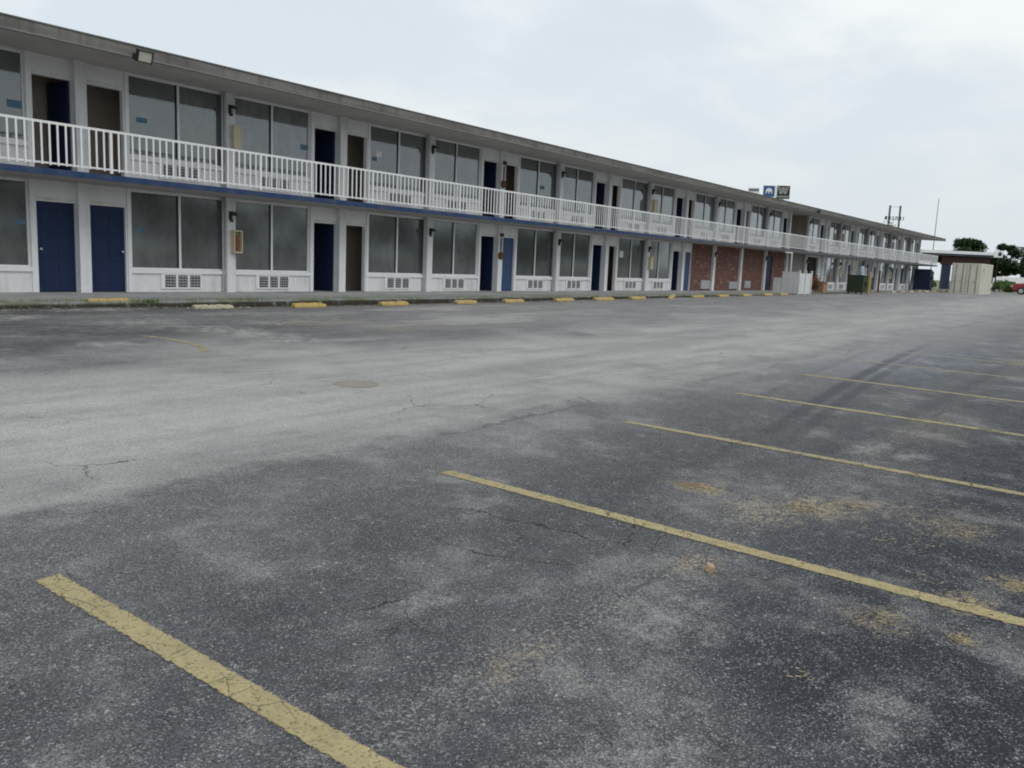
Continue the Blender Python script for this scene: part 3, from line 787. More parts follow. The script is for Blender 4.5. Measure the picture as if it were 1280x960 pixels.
# wall lamps on the window columns
for st, zb in ((0, 1.85), (1, ZU + 1.86)):
    for k in range(K0 + 1, K1 + 1, 2):
        x = X0 + k * U - .03
        q = MB()
        q.box(x - .05, x + .05, YC0 - .02, YC0 - .001, zb, zb + .2)
        q.prism([(YC0 - .021, zb + .20), (YC0 - .17, zb + .16), (YC0 - .17, zb + .22), (YC0 - .021, zb + .28)], x - .085, x + .085)
        q.box(x - .085, x - .06, YC0 - .10, YC0 - .021, zb + .05, zb + .19)
        o = mpart(q, 'wall_lamp', 'black')
        g = MB(); g.tube((x, YC0 - .09, zb + .06), (x, YC0 - .09, zb + .17), .035, .045, 10)
        g.build('lamp_glass', M['lens'], o)
# extinguisher cabinets
def cabinet(k, z0, m_='cream', ext=False):
    x = X0 + k * U + .07
    q = MB(); w2, h, dp = .13, .60, .17; y1 = YC0 - .002; y0 = y1 - dp
    q.box(x - w2, x - w2 + .03, y0, y1, z0, z0 + h); q.box(x + w2 - .03, x + w2, y0, y1, z0, z0 + h)
    q.box(x - w2 + .03, x + w2 - .03, y0, y1, z0, z0 + .035); q.box(x - w2 + .03, x + w2 - .03, y0, y1, z0 + h - .035, z0 + h)
    q.box(x - w2 + .03, x + w2 - .03, y1 - .02, y1, z0 + .035, z0 + h - .035)
    o = mpart(q, 'extinguisher_cabinet', m_, bevel=.006)
    if not ext:
        g = MB(); g.box(x - w2 + .031, x + w2 - .031, y0 + .02, y0 + .03, z0 + .036, z0 + h - .036); g.build('cabinet_door', M['cream'], o); return
    g = MB(); g.tube((x, y0 + .09, z0 + .05), (x, y0 + .09, z0 + .36), .05, n=14); g.tube((x, y0 + .09, z0 + .36), (x, y0 + .09, z0 + .43), .05, .02, 14)
    g.box(x - .03, x + .05, y0 + .07, y0 + .11, z0 + .43, z0 + .48)
    g.build('fire_extinguisher', M['red'], o)
for k in (1, 7, 15, 19): cabinet(k, 1.04, 'cream', k == 1); cabinet(k, 3.74, 'cream' if k > 1 else 'cream_pale')
# rusty bell boxes on the fourth door column
for z0 in (1.18, 3.80):
    x = X0 + 4 * U - .03
    q = MB(); q.tube((x, YC0 - .07, z0 + .15), (x, YC0 - .001, z0 + .15), .13, .15, 14); q.box(x - .03, x + .03, YC0 - .03, YC0 - .001, z0 + .3, z0 + .8); q.box(x - .07, x + .07, YC0 - .08, YC0 - .001, z0 + .85, z0 + .98)
    o = mpart(q, 'alarm_bell', 'rust'); o['label'] = 'rusty round alarm bell on a white column'
# flood lights under the roof edge
def flood(x, z, tilt=0.0):
    q = MB(); y = YE - .035
    Mx = Matrix.Translation((x, y - .15, z)) @ Matrix.Rotation(R(18), 4, 'X') @ Matrix.Rotation(tilt, 4, 'Z')
    q.box(-.17, .17, -.05, .05, -.125, -.105, Mx); q.box(-.17, .17, -.05, .05, .105, .125, Mx)
    q.box(-.17, -.15, -.05, .05, -.105, .105, Mx); q.box(.15, .17, -.05, .05, -.105, .105, Mx)
    q.box(-.15, .15, .02, .06, -.105, .105, Mx)
    q.box(-.23, -.17, -.06, .05, -.10, .02, Mx)
    q.box(x - .03, x + .03, y - .09, y, z - .02, z + .02)
    o = mpart(q, 'flood_light', 'black'); o['label'] = 'black rectangular flood light on the roof edge'
    g = MB(); g.box(-.148, .148, -.03, .018, -.103, .103, Mx)
    g.build('lamp_lens', M['lens'], o)
flood(9.98, 5.09); flood(55.1, 5.1, .3)
# small dome lamp on the fascia (far)
# balcony railing, one section per bay
n_b = 25
for k in range(K0, K1):
    xa, xb = X0 + k * U - .03, X0 + (k + 1) * U - .03
    if k == K1 - 1: xb = XB + 2.45
    q = MB(); q.box(xa, xb, YB - .005, YB + .055, 3.525, 3.575)
    tr = mpart(q, 'railing', 'rail')
    q = MB(); q.box(xa, xb, YB + .005, YB + .045, 2.72, 2.755); q.build('bottom_rail', M['rail'], tr)
    q = MB(); q.box(xa - .028, xa + .028, YB - .003, YB + .053, ZS1 + .007, 3.524); q.build('railing_post', M['rail'], tr)
    q = MB(); n = int((xb - xa) / .155)
    for i in range(1, n):
        xx = xa + (xb - xa) * i / n; jx = random.uniform(-.004, .004)
        q.box(xx - .0185 + jx, xx + .0185 + jx, YB - .012, YB - .0052, 2.70 + random.uniform(-.012, .008), 3.535)
        q.box(xx - .0185 + jx, xx + .0185 + jx, YB - .0052, YB + .004, 2.76, 3.52)
    q.build('baluster_row', M['rail'], tr)
# return of the railing at the far end
q = MB(); xe = XB + 2.45
q.box(xe - .05, xe, YB + .06, YW + 2, 3.525, 3.575)
for i in range(20): q.box(xe - .04, xe - .01, YB + .15 + i * .155, YB + .18 + i * .155, 2.66, 3.524)
o = mpart(q, 'railing', 'rail')
# hanging gutter pipe under the balcony
q = MB(); q.tube((53.35, YB + .05, 1.2), (53.3, YB + .05, 2.42), .045, n=8); q.tube((52.1, YB + .05, 2.42), (53.35, YB + .05, 2.42), .045, n=8)
o = mpart(q, 'drain_pipe', 'rail'); o['label'] = 'white elbow drain pipe hanging below the balcony'

# ------------------------------------------------------------------ wheel stops
def wheel_stop(x0, x1, y, mkey, label, rot=0.0, tilt=0.0, z=None, sc=1.0):
    L = x1 - x0; rr = random.Random(int(x0 * 100))
    b = MB(); n = 14
    prof = [(-.10, 0), (-.09, .08), (-.06, .135), (.06, .135), (.09, .08), (.10, 0)]
    for i in range(n + 1):
        t_ = i / n; e = .72 if i in (0, n) else 1.0 - (rr.random() ** 4) * .35
        for (py, pz) in prof:
            b.v.append((-L / 2 + L * t_ + (.02 if i == 0 else 0), py * (0.85 + .15 * e) + rr.uniform(-.010, .010), (pz * e if pz else 0) * sc + (rr.uniform(-.014, .004) if pz else 0)))
    m_ = len(prof)
    for i in range(n):
        for j in range(m_):
            q_ = (j + 1) % m_
            b.f.append((i * m_ + j, i * m_ + q_, (i + 1) * m_ + q_, (i + 1) * m_ + j))
    b.f += [tuple(range(m_ - 1, -1, -1)), tuple(range(n * m_, n * m_ + m_))]
    xc = (x0 + x1) / 2
    zz = zg(xc, y) - .004 if z is None else z
    o = b.build('wheel_stop', mkey, loc=(xc, y, zz), bevel=.005)
    o.rotation_euler = (0, tilt, rot)
    tag(o, label, 'wheel stop', 'concrete wheel stops along the motel kerb')
wheel_stop(8.66, 9.6, 17.78, 'stop_orange', 'crumbling orange yellow wheel stop on the weedy kerb below the second closed navy door', 0.02, 0, -.085, .6)
wheel_stop(10.79, 11.79, 17.22, 'stop_faded', 'bleached broken wheel stop below the column with the extinguisher cabinet', -.03, 0, None, .7)
stops = [(13.48, 14.50, 'yellow wheel stop right of the bleached broken one, below an open navy door', 0, 0),
         (16.47, 17.54, 'yellow wheel stop right of the lower doorless brown opening nearest the camera', 0, 0),
         (19.64, 20.64, 'yellow wheel stop just left of the one below the rusty lower bell', 0, 0),
         (22.05, 23.16, 'scuffed yellow wheel stop below the rusty lower bell and bright blue door', .02, 0),
         (25.09, 26.24, 'yellow wheel stop just right of the one below the bright blue door', 0, 0),
         (27.76, 29.14, 'longest yellow wheel stop, in front of the second lower doorless brown opening', 0, 0),
         (30.56, 31.79, 'yellow wheel stop just left of the crooked one', 0, 0),
         (33.61, 34.94, 'crooked yellow wheel stop turned and tipped up against the kerb', .35, -.10),
         (36.35, 37.57, 'yellow wheel stop just right of the crooked one, at the left end of the brick', 0, 0),
         (39.33, 40.51, 'yellow wheel stop at the first post of the brick stretch', 0, 0),
         (42.37, 43.46, 'yellow wheel stop at the second post of the brick stretch', 0, 0),
         (45.42, 46.64, 'yellow wheel stop at the third post of the brick stretch', 0, 0),
         (47.91, 49.10, 'yellow wheel stop at the foot of the white vinyl fence', 0, 0)]
for x0, x1, lb, ro_, ti in stops:
    wheel_stop(x0, x1, 17.12, 'stop', lb, ro_, ti)
far_lb = ['nearest wheel stop beyond the yellow bollard', 'second wheel stop beyond the yellow bollard', 'third wheel stop beyond the yellow bollard', 'fourth wheel stop beyond the yellow bollard',
          'fifth wheel stop beyond the yellow bollard', 'wheel stop just before the blue dumpster', 'wheel stop in front of the blue dumpster', 'farthest wheel stop near the end of the motel']
for i, xx in enumerate((73.5, 76.7, 79.9, 83.1, 86.3, 89.5, 92.7, 95.9)):
    wheel_stop(xx, xx + 1.3, 17.12, 'stop_orange' if i % 2 else 'stop_faded', 'small pale ' + far_lb[i])

# ------------------------------------------------------------------ weeds, straw, stones
def blades(name, spots, mkey, label, cat, hmin, hmax, wd, seed, flat_=False):
    r = random.Random(seed); b = MB()
    for (x, y, sx, sy, n) in spots:
        for i in range(n):
            px, py = x + r.gauss(0, sx), y + r.gauss(0, sy)
            z = zg(px, py) if py < KY else -.095 + .0415 * (py - KY) * .75
            if py >= KY - .03: z = max(z, -.097)
            h = r.uniform(hmin, hmax); a = r.uniform(0, 6.28)
            dx, dy = math.cos(a) * wd, math.sin(a) * wd
            la = r.uniform(0, 6.28); ln = h * (r.uniform(1.5, 3) if flat_ else r.uniform(.2, .8))
            tx, ty = px + math.cos(la) * ln, py + math.sin(la) * ln
            if flat_: ax = (-math.sin(la) * wd, math.cos(la) * wd); h *= .25
            else: ax = (dx, dy)
            i0 = len(b.v)
            b.v += [(px - ax[0], py - ax[1], z + (.004 if flat_ else -.005)), (px + ax[0], py + ax[1], z + (.006 if flat_ else -.005)), (tx, ty, z + h)]
            b.f.append((i0, i0 + 1, i0 + 2))
    return tag(b.build(name, mkey), label, cat, kind='stuff')
rw = random.Random(3); sp = []
xx = -1.0
while xx < 97:
    dens = 1.0 if (xx < 9.9 or 10.2 < xx < 13 or rw.random() < .6) else .3
    sp.append((xx, 17.62 + rw.uniform(-.02, .14), .28, .05, int(38 * dens)))
    if rw.random() < .35: sp.append((xx, 17.47, .22, .02, 35))
    xx += .5
blades('weeds', sp, 'weed', 'low green weeds growing along the kerb of the walkway', 'weeds', .015, .06, .006, 8)
sp = [(8.2, 17.75, .35, .06, 70), (9.2, 17.75, .3, .06, 50), (10.1, 17.66, .2, .05, 70), (11.0, 17.66, .3, .05, 60), (12.6, 17.6, .3, .05, 120), (9.9, 17.5, .2, .02, 100),
      (58.0, 17.3, .8, .15, 300), (62, 17.4, 1.2, .12, 300), (54, 17.4, 1.5, .1, 200)]
blades('weed_tufts', sp, 'weed', 'taller green weed tufts at the kerb below the navy doors and by the white fence', 'weeds', .04, .12, .007, 9)
sp = [(5.7, 1.65, .13, .12, 260), (5.62, 1.75, .05, .05, 160), (5.98, 1.5, .05, .05, 120), (4.6, .56, .05, .05, 120), (5.08, .37, .05, .05, 150), (5.6, 2.4, .07, .06, 120), (4.1, .5, .03, .03, 80), (5.4, 1.0, .1, .15, 80), (5.9, .8, .1, .1, 80), (4.1, .85, .08, .06, 90), (5.7, 1.65, .13, .12, 10), (5.3, 1.95, .14, .1, 50), (6.08, 1.45, .10, .08, 60), (5.95, .95, .12, .14, 50), (4.07, .84, .08, .06, 50), (4.12, .5, .05, .04, 50),
      (4.6, .56, .08, .06, 90), (5.08, .37, .07, .08, 110), (3.26, .95, .05, .04, 30), (5.56, 2.4, .08, .08, 70), (4.05, 1.85, .12, .08, 40), (19.3, 2.0, .5, .2, 90), (4.85, .78, .12, .08, 30), (2.6, 1.6, .04, .03, 6), (2.35, 1.75, .03, .03, 5), (6.6, 1.0, .2, .2, 50)]
blades('dry_straw', sp, 'straw', 'scattered dry straw lying on the dark asphalt between the parking lines', 'straw', .006, .024, .0013, 12, True)
# loose stones and grit: countless
def rock(b, c, r, rr):
    i = len(b.v)
    pts = [(1, 0, 0), (-1, 0, 0), (0, 1, 0), (0, -1, 0), (0, 0, 1), (0, 0, -1)]
    for p in pts:
        s_ = r * rr.uniform(.6, 1.1); b.v.append((c[0] + p[0] * s_, c[1] + p[1] * s_, c[2] + p[2] * s_ * .6 + r * .2))
    for a, c_, d_ in ((0, 2, 4), (2, 1, 4), (1, 3, 4), (3, 0, 4), (2, 0, 5), (1, 2, 5), (3, 1, 5), (0, 3, 5)): b.f.append((i + a, i + c_, i + d_))
b = MB(); rr = random.Random(21)
for i in range(1500):
    if rr.random() < .5:
        X_ = rr.uniform(1.5, 9); Y_ = 1.87 + rr.gauss(0, .35)
    else: X_ = rr.uniform(.8, 10); Y_ = rr.uniform(-1, 4.4)
    rock(b, (X_, Y_, zg(X_, Y_)), rr.uniform(.0015, .0042), rr)
for i in range(500):
    X_ = rr.uniform(6, 40); Y_ = 17.42 - abs(rr.gauss(0, .15)); rock(b, (X_, Y_, zg(X_, Y_)), rr.uniform(.008, .03), rr)
tag(b.build('gravel', painted('pale loose grit', (0.36, 0.35, 0.33), 0.9, .3)), 'loose pale grit scattered on the asphalt', 'gravel', kind='stuff')
b = MB(); Mx = Matrix.Translation((4.07, 1.70, zg(4.07, 1.7) + .018)) @ Matrix.Rotation(.5, 4, 'Z') @ Matrix.Rotation(.3, 4, 'X')
b.box(-.028, .028, -.02, .02, -.02, .02, Mx)
tag(b.build('brick_fragment', painted('tan brick', (0.42, 0.30, 0.19), .9, .3, (0.2, .14, .09), 20), bevel=.005), 'small tan brick fragment on the asphalt beside the second yellow line', 'brick')
b = MB(); rr = random.Random(41)
for i in range(420):
    X_ = rr.uniform(5, 60); Y_ = 17.44 - abs(rr.gauss(0, .22)); a = rr.uniform(0, 6.28); s_ = rr.uniform(.015, .04); z = zg(X_, Y_) + .006
    dx, dy = math.cos(a) * s_, math.sin(a) * s_
    b.quad((X_ - dx, Y_ - dy, z), (X_ + dy * .4, Y_ - dx * .4, z + .008), (X_ + dx, Y_ + dy, z + .004), (X_ - dy * .4, Y_ + dx * .4, z + .012))
tag(b.build('leaf_litter', 'brownleaf'), 'dry brown leaf litter gathered along the foot of the kerb', 'leaves', kind='stuff')
b = MB(); rr = random.Random(43)
for i, (X_, Y_) in enumerate(((11.3, 16.98), (11.5, 17.05), (12.0, 17.15), (12.15, 17.05), (10.6, 17.1))): rock(b, (X_, Y_, zg(X_, Y_) + .01), rr.uniform(.035, .07), rr)
tag(b.build('rubble', 'stop_faded'), 'pale broken concrete chunks beside the bleached wheel stop', 'rubble', kind='stuff')
# manhole cover
b = MB(); n = 36; cx, cy = 6.72, 7.36
def ring(r_, z_): return [(cx + r_ * math.cos(2 * math.pi * i / n), cy + r_ * math.sin(2 * math.pi * i / n), zg(cx, cy) + z_) for i in range(n)]
for r_, z_ in ((.27, .0), (.262, .007), (.225, .008), (.222, .003), (.205, .003), (.20, .007)): b.v += ring(r_, z_)
for j in range(5):
    for i in range(n): q_ = (i + 1) % n; b.f.append((j * n + i, j * n + q_, (j + 1) * n + q_, (j + 1) * n + i))
b.f.append(tuple(range(5 * n, 6 * n)))
tag(b.build('manhole_cover', painted('dusty cast iron', (0.26, 0.245, 0.205), .85, .5, (0.18, .17, .145), 6, streak=False)), 'small round dusty manhole cover in the pale traffic lane', 'manhole cover')

# ------------------------------------------------------------------ white vinyl fence enclosure by the brick stretch
fe = empty('vinyl_fence', (50.9, 17.1, -.12), 0, 'white vinyl panel fence enclosure standing at the right end of the brick wall', 'fence')
q = MB()
for i in range(4): q.box(.0, .05, .06 + i * .245, .06 + i * .245 + .235, .05, 1.28)
q.box(-.01, .06, .05, 1.05, 1.285, 1.36)
o = q.build('fence_panel', 'vinyl', fe); o['label'] = 'smooth side panel'
for j in range(2):
    q = MB()
    for i in range(7): q.box(.12 + j * 1.1 + i * .14, .12 + j * 1.1 + i * .14 + (.125 if i % 3 else .10), 0, .03, .04, 1.30 - .03 * (i % 2))
    q.box(.1 + j * 1.1, 1.1 + j * 1.1, .032, .07, .3, .38); q.box(.1 + j * 1.1, 1.1 + j * 1.1, .032, .07, 1.1, 1.18)
    q.build('fence_panel', 'vinyl', fe)
for xx in (0, 1.12, 2.22):
    q = MB(); q.box(xx - .02, xx + .09, -.045, .05, 0, 1.42); q.box(xx - .035, xx + .105, -.06, .065, 1.42, 1.46); q.build('fence_post', 'vinyl', fe)
q = MB(); q.box(0, .05, 1.07, 1.55, .05, .92); q.box(-.01, .06, 1.07, 1.56, .92, .97); q.build('fence_panel', 'vinyl', fe)['label'] = 'low short panel'

# planter and heap right of the fence
b = MB(); rr = random.Random(8)
def clump(b, c, r, n, s, rr, flatz=1.0):
    for i in range(n):
        d_ = Vector((rr.gauss(0, 1), rr.gauss(0, 1), rr.gauss(0, 1))).normalized() * (r * rr.random() ** .4)
        p = Vector(c) + Vector((d_.x, d_.y, d_.z * flatz))
        e1 = Vector((rr.uniform(-1, 1), rr.uniform(-1, 1), rr.uniform(-1, 1))).normalized() * s
        e2 = e1.orthogonal().normalized() * s * .6
        b.quad(tuple(p - e1), tuple(p - e2), tuple(p + e1), tuple(p + e2))
for i in range(6): clump(b, (57.7 + rr.gauss(0, .3), 18.3 + rr.gauss(0, .2), .35 + .1 * i), .3, 90, .07, rr)
b.tube((57.7, 18.3, -.05), (57.7, 18.3, .7), .03)
tag(b.build('dead_shrub', 'brownleaf'), 'brown dead shrub standing right of the white vinyl fence', 'shrub')
b = MB(); b.box(58.3, 59.2, 17.9, 18.5, -.1, .62); b.box(58.25, 59.25, 17.85, 18.55, .62, .68)
tag(b.build('brick_planter', painted('faded orange brick', (.34, .20, .13), .9, .4, (.2, .16, .12), 4, streak=False), bevel=.01), 'faded orange brick planter box right of the dead shrub', 'planter')

# ------------------------------------------------------------------ dumpsters and bollard
def dumpster(x, y, mkey, label, L=1.9, Wd=1.5, H=1.25, rz=0.0):
    z = zg(x, y); r_ = empty('dumpster', (x, y, z), rz, label, 'dumpster')
    q = MB(); q.prism([(-Wd / 2 + .15, .12), (Wd / 2, .12), (Wd / 2, H), (-Wd / 2 - .12, H * .86), (-Wd / 2 - .12, H * .5)], -L / 2, L / 2)
    for i in range(5):
        xx = -L / 2 + L * (i + .5) / 5; q.box(xx - .03, xx + .03, -Wd / 2 - .15, -Wd / 2 - .12, H * .5, H * .84)
    q.build('body', mkey, r_, bevel=.01)
    q = MB(); q.prism([(-Wd / 2 - .16, H * .865), (Wd / 2 + .02, H * 1.005), (Wd / 2 + .02, H * 1.04), (-Wd / 2 - .16, H * .9)], -L / 2 - .03, -.01)
    q.build('lid', 'black', r_)
    q = MB(); q.prism([(-Wd / 2 - .16, H * .865), (Wd / 2 + .02, H * 1.005), (Wd / 2 + .02, H * 1.04), (-Wd / 2 - .16, H * .9)], .01, L / 2 + .03)
    q.build('lid', 'black', r_)
    for sx in (-1, 1):
        q = MB(); q.box(sx * (L / 2) if sx > 0 else -L / 2 - .12, L / 2 + .12 if sx > 0 else -L / 2, -.35, .35, H * .55, H * .68); q.build('lifting_pocket', mkey, r_)
    for sx in (-.8, .8):
        for sy in (-.5, .5):
            q = MB(); q.tube((sx * L / 2 - .03, sy * Wd / 1.2, .07), (sx * L / 2 + .03, sy * Wd / 1.2, .07), .07, n=10); q.build('wheel', 'black', r_)
M['green'] = painted('faded green dumpster steel', (0.038, 0.060, 0.040), .7, .5, (.10, .08, .05), 2)
M['darkgreen'] = painted('dark green dumpster steel', (0.022, 0.036, 0.024), .6, .4, (.05, .04, .03), 2)
M['deepblue'] = painted('deep blue dumpster steel', (0.010, 0.020, 0.055), .6, .3, (.04, .04, .05), 2)
dumpster(61.4, 16.4, 'green', 'faded green dumpster directly left of the yellow bollard', 1.25, 1.1, 1.25, R(72))
b = MB(); z = zg(60.2, 15.4)
b.tube((60.2, 15.45, z), (60.2, 15.45, z + 1.40), .10, n=16)
for i in range(4):
    b.tube((60.2, 15.45, z + 1.45 + i * .02), (60.2, 15.45, z + 1.47 + i * .02), .11 - .022 * i, .10 - .03 * i, 16)
M['bollard'] = painted('yellow bollard paint', (0.40, 0.32, 0.10), .7, .5, (.25, .18, .08), 4)
tag(b.build('bollard', 'bollard', smooth=False), 'thick yellow bollard at the right side of the green dumpster', 'bollard')
b = MB(); b.box(71.1, 71.22, 17.5, 17.62, -.1, 1.6); b.box(71.08, 71.24, 17.48, 17.64, 1.6, 1.63)
tag(b.build('rusty_post', 'rust'), 'rusty brown post standing between the yellow bollard and the far wheel stops', 'post')
# pale blue door leaning
b = MB(); Mx = Matrix.Translation((68.4, 18.0, -.05)) @ Matrix.Rotation(R(-8), 4, 'X')
b.box(0, .9, 0, .045, 0, 2.0, Mx)
for xa in (.1, .5):
    for za in (.15, .85, 1.45): b.box(xa, xa + .3, -.01, -.0, za, za + .42, Mx)
tag(b.build('loose_door', painted('pale blue door paint', (.34, .44, .52), .6, .3), bevel=.004), 'pale blue loose door leaning on the walkway right of the yellow bollard', 'door')
dumpster(92.8, 18.7, 'deepblue', 'deep blue dumpster near the far end of the motel', 1.5, 1.4, 2.1, R(90))

# ------------------------------------------------------------------ shipping container
M['slate_rod'] = painted('dark lock rod steel', (.10, .10, .10), .6, .3)
M['cream_steel'] = painted('cream container steel', (0.70, 0.68, 0.58), .6, .25, (.30, .26, .18), .8)
ct = empty('shipping_container', (90.94, 13.35, -.06), R(-1), 'cream shipping container with its double doors facing the lot', 'container')
L, Wc, H = 6.06, 2.55, 2.88      # local: +x away along the side, +y to the left across the doors
q = MB()
q.box(.08, L - .02, .03, .06, .16, H - .12); q.box(.08, L - .02, Wc - .06, Wc - .03, .16, H - .12); q.box(L - .04, L, .06, Wc - .06, .16, H - .12)
n = 30
for i in range(n):
    x0 = .12 + (L - .3) * i / n
    q.prism([(0, 0), (0, 0.001), (0.001, 0)], 0, .0001) if False else None
    q.box(x0, x0 + (L - .3) / n * .45, .0, .03, .18, H - .14)
    q.box(x0, x0 + (L - .3) / n * .45, Wc - .03, Wc, .18, H - .14)
q.build('body', 'cream_steel', ct)
q = MB(); q.box(.05, L, .02, Wc - .02, H - .06, H - .02); q.build('roof', 'cream_steel', ct)
q = MB()
for yy in (0, Wc - .1): q.box(-.02, .08, yy, yy + .1, 0, H); q.box(L - .08, L + .02, yy, yy + .1, 0, H)
q.box(-.02, .08, .1, Wc - .1, 0, .15); q.box(-.02, .08, .1, Wc - .1, H - .12, H)
q.box(.08, L - .08, 0, .1, 0, .15); q.box(.08, L - .08, Wc - .1, Wc, 0, .15); q.box(.08, L - .08, -.01, .06, H - .12, H - .001); q.box(.08, L - .08, Wc - .06, Wc + .01, H - .12, H - .001)
q.build('corner_frame', 'cream_steel', ct)
for yy in (.11, Wc / 2 + .01):
    q = MB(); q.box(.0, .04, yy, yy + Wc / 2 - .12, .16, H - .13)
    for j in range(3): q.box(-.012, -.0, yy + .08 + j * .36, yy + .34 + j * .36, .25, H - .22)
    o = q.build('container_door', 'cream_steel', ct, bevel=.004)
    for j in (.26, .86):
        g = MB(); g.tube((-.05, yy + j, .1), (-.05, yy + j, H - .08), .022, n=8)
        for zz in (.5, 1.5, 2.4): g.box(-.07, -.005, yy + j - .04, yy + j + .04, zz, zz + .06)
        g.build('lock_rod', 'slate_rod', o)
        g = MB(); g.box(-.08, -.05, yy + j, yy + j + .3, 1.12, 1.16); g.build('door_handle', 'galv', o)
    g = MB(); ys_ = yy - .006 if yy < 1 else yy + Wc / 2 - .125
    g.box(-.014, -.002, (yy + Wc / 2 - .125), (yy + Wc / 2 - .10), .16, H - .13); g.build('door_seal', 'black', o)
g = MB(); g.box(1.0, 1.25, -.015, -.003, 2.1, 2.45); g.build('marking_plate', painted('faded purple plate', (.30, .25, .32), .6, .2), ct)

# ------------------------------------------------------------------ fuel canopy behind the container
cn = empty('fuel_canopy', (117.5, 19.5, -.05), 0, 'flat white and blue edged canopy on dark columns behind the shipping container', 'canopy')
# local frame: front edge runs from (116.6,22.4) to (120.9,16.7)
A = Vector((115.6, 23.7, 0)); Bv = Vector((120.9, 16.65, 0)); ex = (Bv - A).normalized(); ey = Vector((-ex.y, ex.x, 0)) * 1.0
if ey.x < 0: ey = -ey
LC = (Bv - A).length
Mc = Matrix(((ex.x, ey.x, 0, A.x), (ex.y, ey.y, 0, A.y), (0, 0, 1, 0), (0, 0, 0, 1)))
Ml = Matrix.Translation(-Vector(cn.location)) @ Mc
M['navytrim'] = painted('navy canopy stripe', (.010, .022, .055), .5, .2)
M['brownroof'] = painted('dark red brown metal', (.040, .020, .017), .8, .5, (.03, .02, .02), 1.5)
q = MB(); q.box(0, LC, .0, 6, 4.42, 4.80, Ml); q.build('canopy_roof', 'rail', cn)
q = MB(); q.box(-.02, LC, -.03, -.003, 4.25, 4.44, Ml); q.build('blue_stripe', 'navytrim', cn)
q = MB(); q.box(0, LC, .0, 6, 4.22, 4.418, Ml); q.build('ceiling_panel', 'soffit', cn)
q = MB(); q.box(2.6, LC - .1, .3, .6, 3.05, 4.2, Ml); q.box(2.6, LC - .15, 2.3, 2.6, 3.3, 4.2, Ml)
for i in range(9): q.box(.5 + i * .9, .62 + i * .9, .6, 2.3, 3.5, 4.19, Ml)
q.build('truss', 'brownroof', cn)
for xx in (3.5, LC - .5):
    q = MB(); q.box(xx - .45 if xx < 4 else xx - .2, xx + .40 if xx < 4 else xx + .2, .35, 1.1, 0, 3.25, Ml); q.build('pillar', 'navytrim' if xx < 4 else 'brownroof', cn)
q = MB(); q.tube(tuple(Ml @ Vector((4.4, .3, 3.1))), tuple(Ml @ Vector((4.0, .3, 0))), .1); q.build('brace', 'brownroof', cn)
# price board at the canopy end
sg = empty('small_sign', (121.5, 16.2, 0), math.atan2(ex.y, ex.x), 'small white sign with a blue mark at the right end of the canopy', 'sign')
q = MB(); q.box(-.55, .55, -.08, .08, 4.2, 5.05); q.build('sign_panel', 'rail', sg, bevel=.02)
q = MB(); q.box(-.05, .35, -.095, -.082, 4.4, 4.85); q.build('blue_mark', 'navytrim', sg)
q = MB(); q.tube((0, 0, -.1), (0, 0, 4.2), .08); q.build('sign_pole', 'brownroof', sg)

# ------------------------------------------------------------------ tall signs and masts
vd = Vector((math.cos(R(20)), math.sin(R(20)), 0))
def face_box(b, c, wd, ht, dp, dx=0, dz=0, dy=0.0):
    b.box(dx - wd / 2, dx + wd / 2, -dp / 2 + dy, dp / 2 + dy, dz - ht / 2, dz + ht / 2)
RS = R(-62)        # panel local x runs to the picture's right, local -y faces the camera
def sign_root(name, x, y, label): return empty(name, (x, y, -.1), RS, label, 'sign')
s1 = sign_root('pylon_sign', 147.9, 59.2, 'white panel sign with a dark band of lettering showing just above the motel roof')
zc = 15.6
q = MB(); q.box(-.95, .95, -.15, .15, zc - .95, zc + .45); q.build('sign_panel', 'rail', s1)
q = MB()
rr = random.Random(4)
q.box(-.88, .88, -.165, -.152, zc - .15, zc + .28)
q.build('dark_band', painted('dark slate sign face', (.07, .08, .12), .5, .2), s1)
q = MB()
for i in range(7): q.box(-.78 + i * .23, -.66 + i * .23, -.175, -.167, zc - .02, zc + .15)
q.build('lettering', 'alu', s1)
q = MB(); q.tube((0, 0, 0), (0, 0, zc - .95), .2, n=12); q.build('sign_pole', 'galv', s1)
s2 = sign_root('pylon_sign', 149.35, 56.95, 'blue square sign with a white arch emblem, middle of the three tall signs')
zc = 15.55
q = MB(); q.box(-1.0, 1.38, -.15, .15, zc - 1.0, zc + 1.0); q.build('sign_panel', 'rail', s2)
q = MB(); q.box(-1.0, .95, -.17, -.152, zc - .95, zc + .95); q.build('blue_face', painted('blue sign face', (.035, .105, .27), .4, .15), s2)
q = MB()
# white arch shape with three ribs
n = 14
for i in range(n):
    a0 = math.pi * i / n; a1 = math.pi * (i + 1) / n
    for r0, r1 in ((.40, .56),):
        P = [(-.02 + r0 * math.cos(a0), -.185, zc + r0 * math.sin(a0)), (-.02 + r1 * math.cos(a0), -.185, zc + r1 * math.sin(a0)),
             (-.02 + r1 * math.cos(a1), -.185, zc + r1 * math.sin(a1)), (-.02 + r0 * math.cos(a1), -.185, zc + r0 * math.sin(a1))]
        q.quad(*P); 
for xx in (-.58, -.10, .38): q.box(xx, xx + .16, -.186, -.172, zc - .42, zc + (.0 if abs(xx + .10) > .1 else .42))
q.box(-.42, .38, -.184, -.173, zc - .05, zc + .30)
q.build('arch_emblem', 'rail', s2)
q = MB(); q.tube((0, 0, 0), (0, 0, zc - 1.0), .2, n=12); q.build('sign_pole', 'galv', s2)
s3 = sign_root('pylon_sign', 150.95, 55.0, 'black square sign with a pale W emblem above the motel roof')
zc = 15.5
q = MB(); q.box(-1.2, 1.2, -.15, .15, zc - 1.2, zc + 1.15); q.build('sign_panel', 'rail', s3)
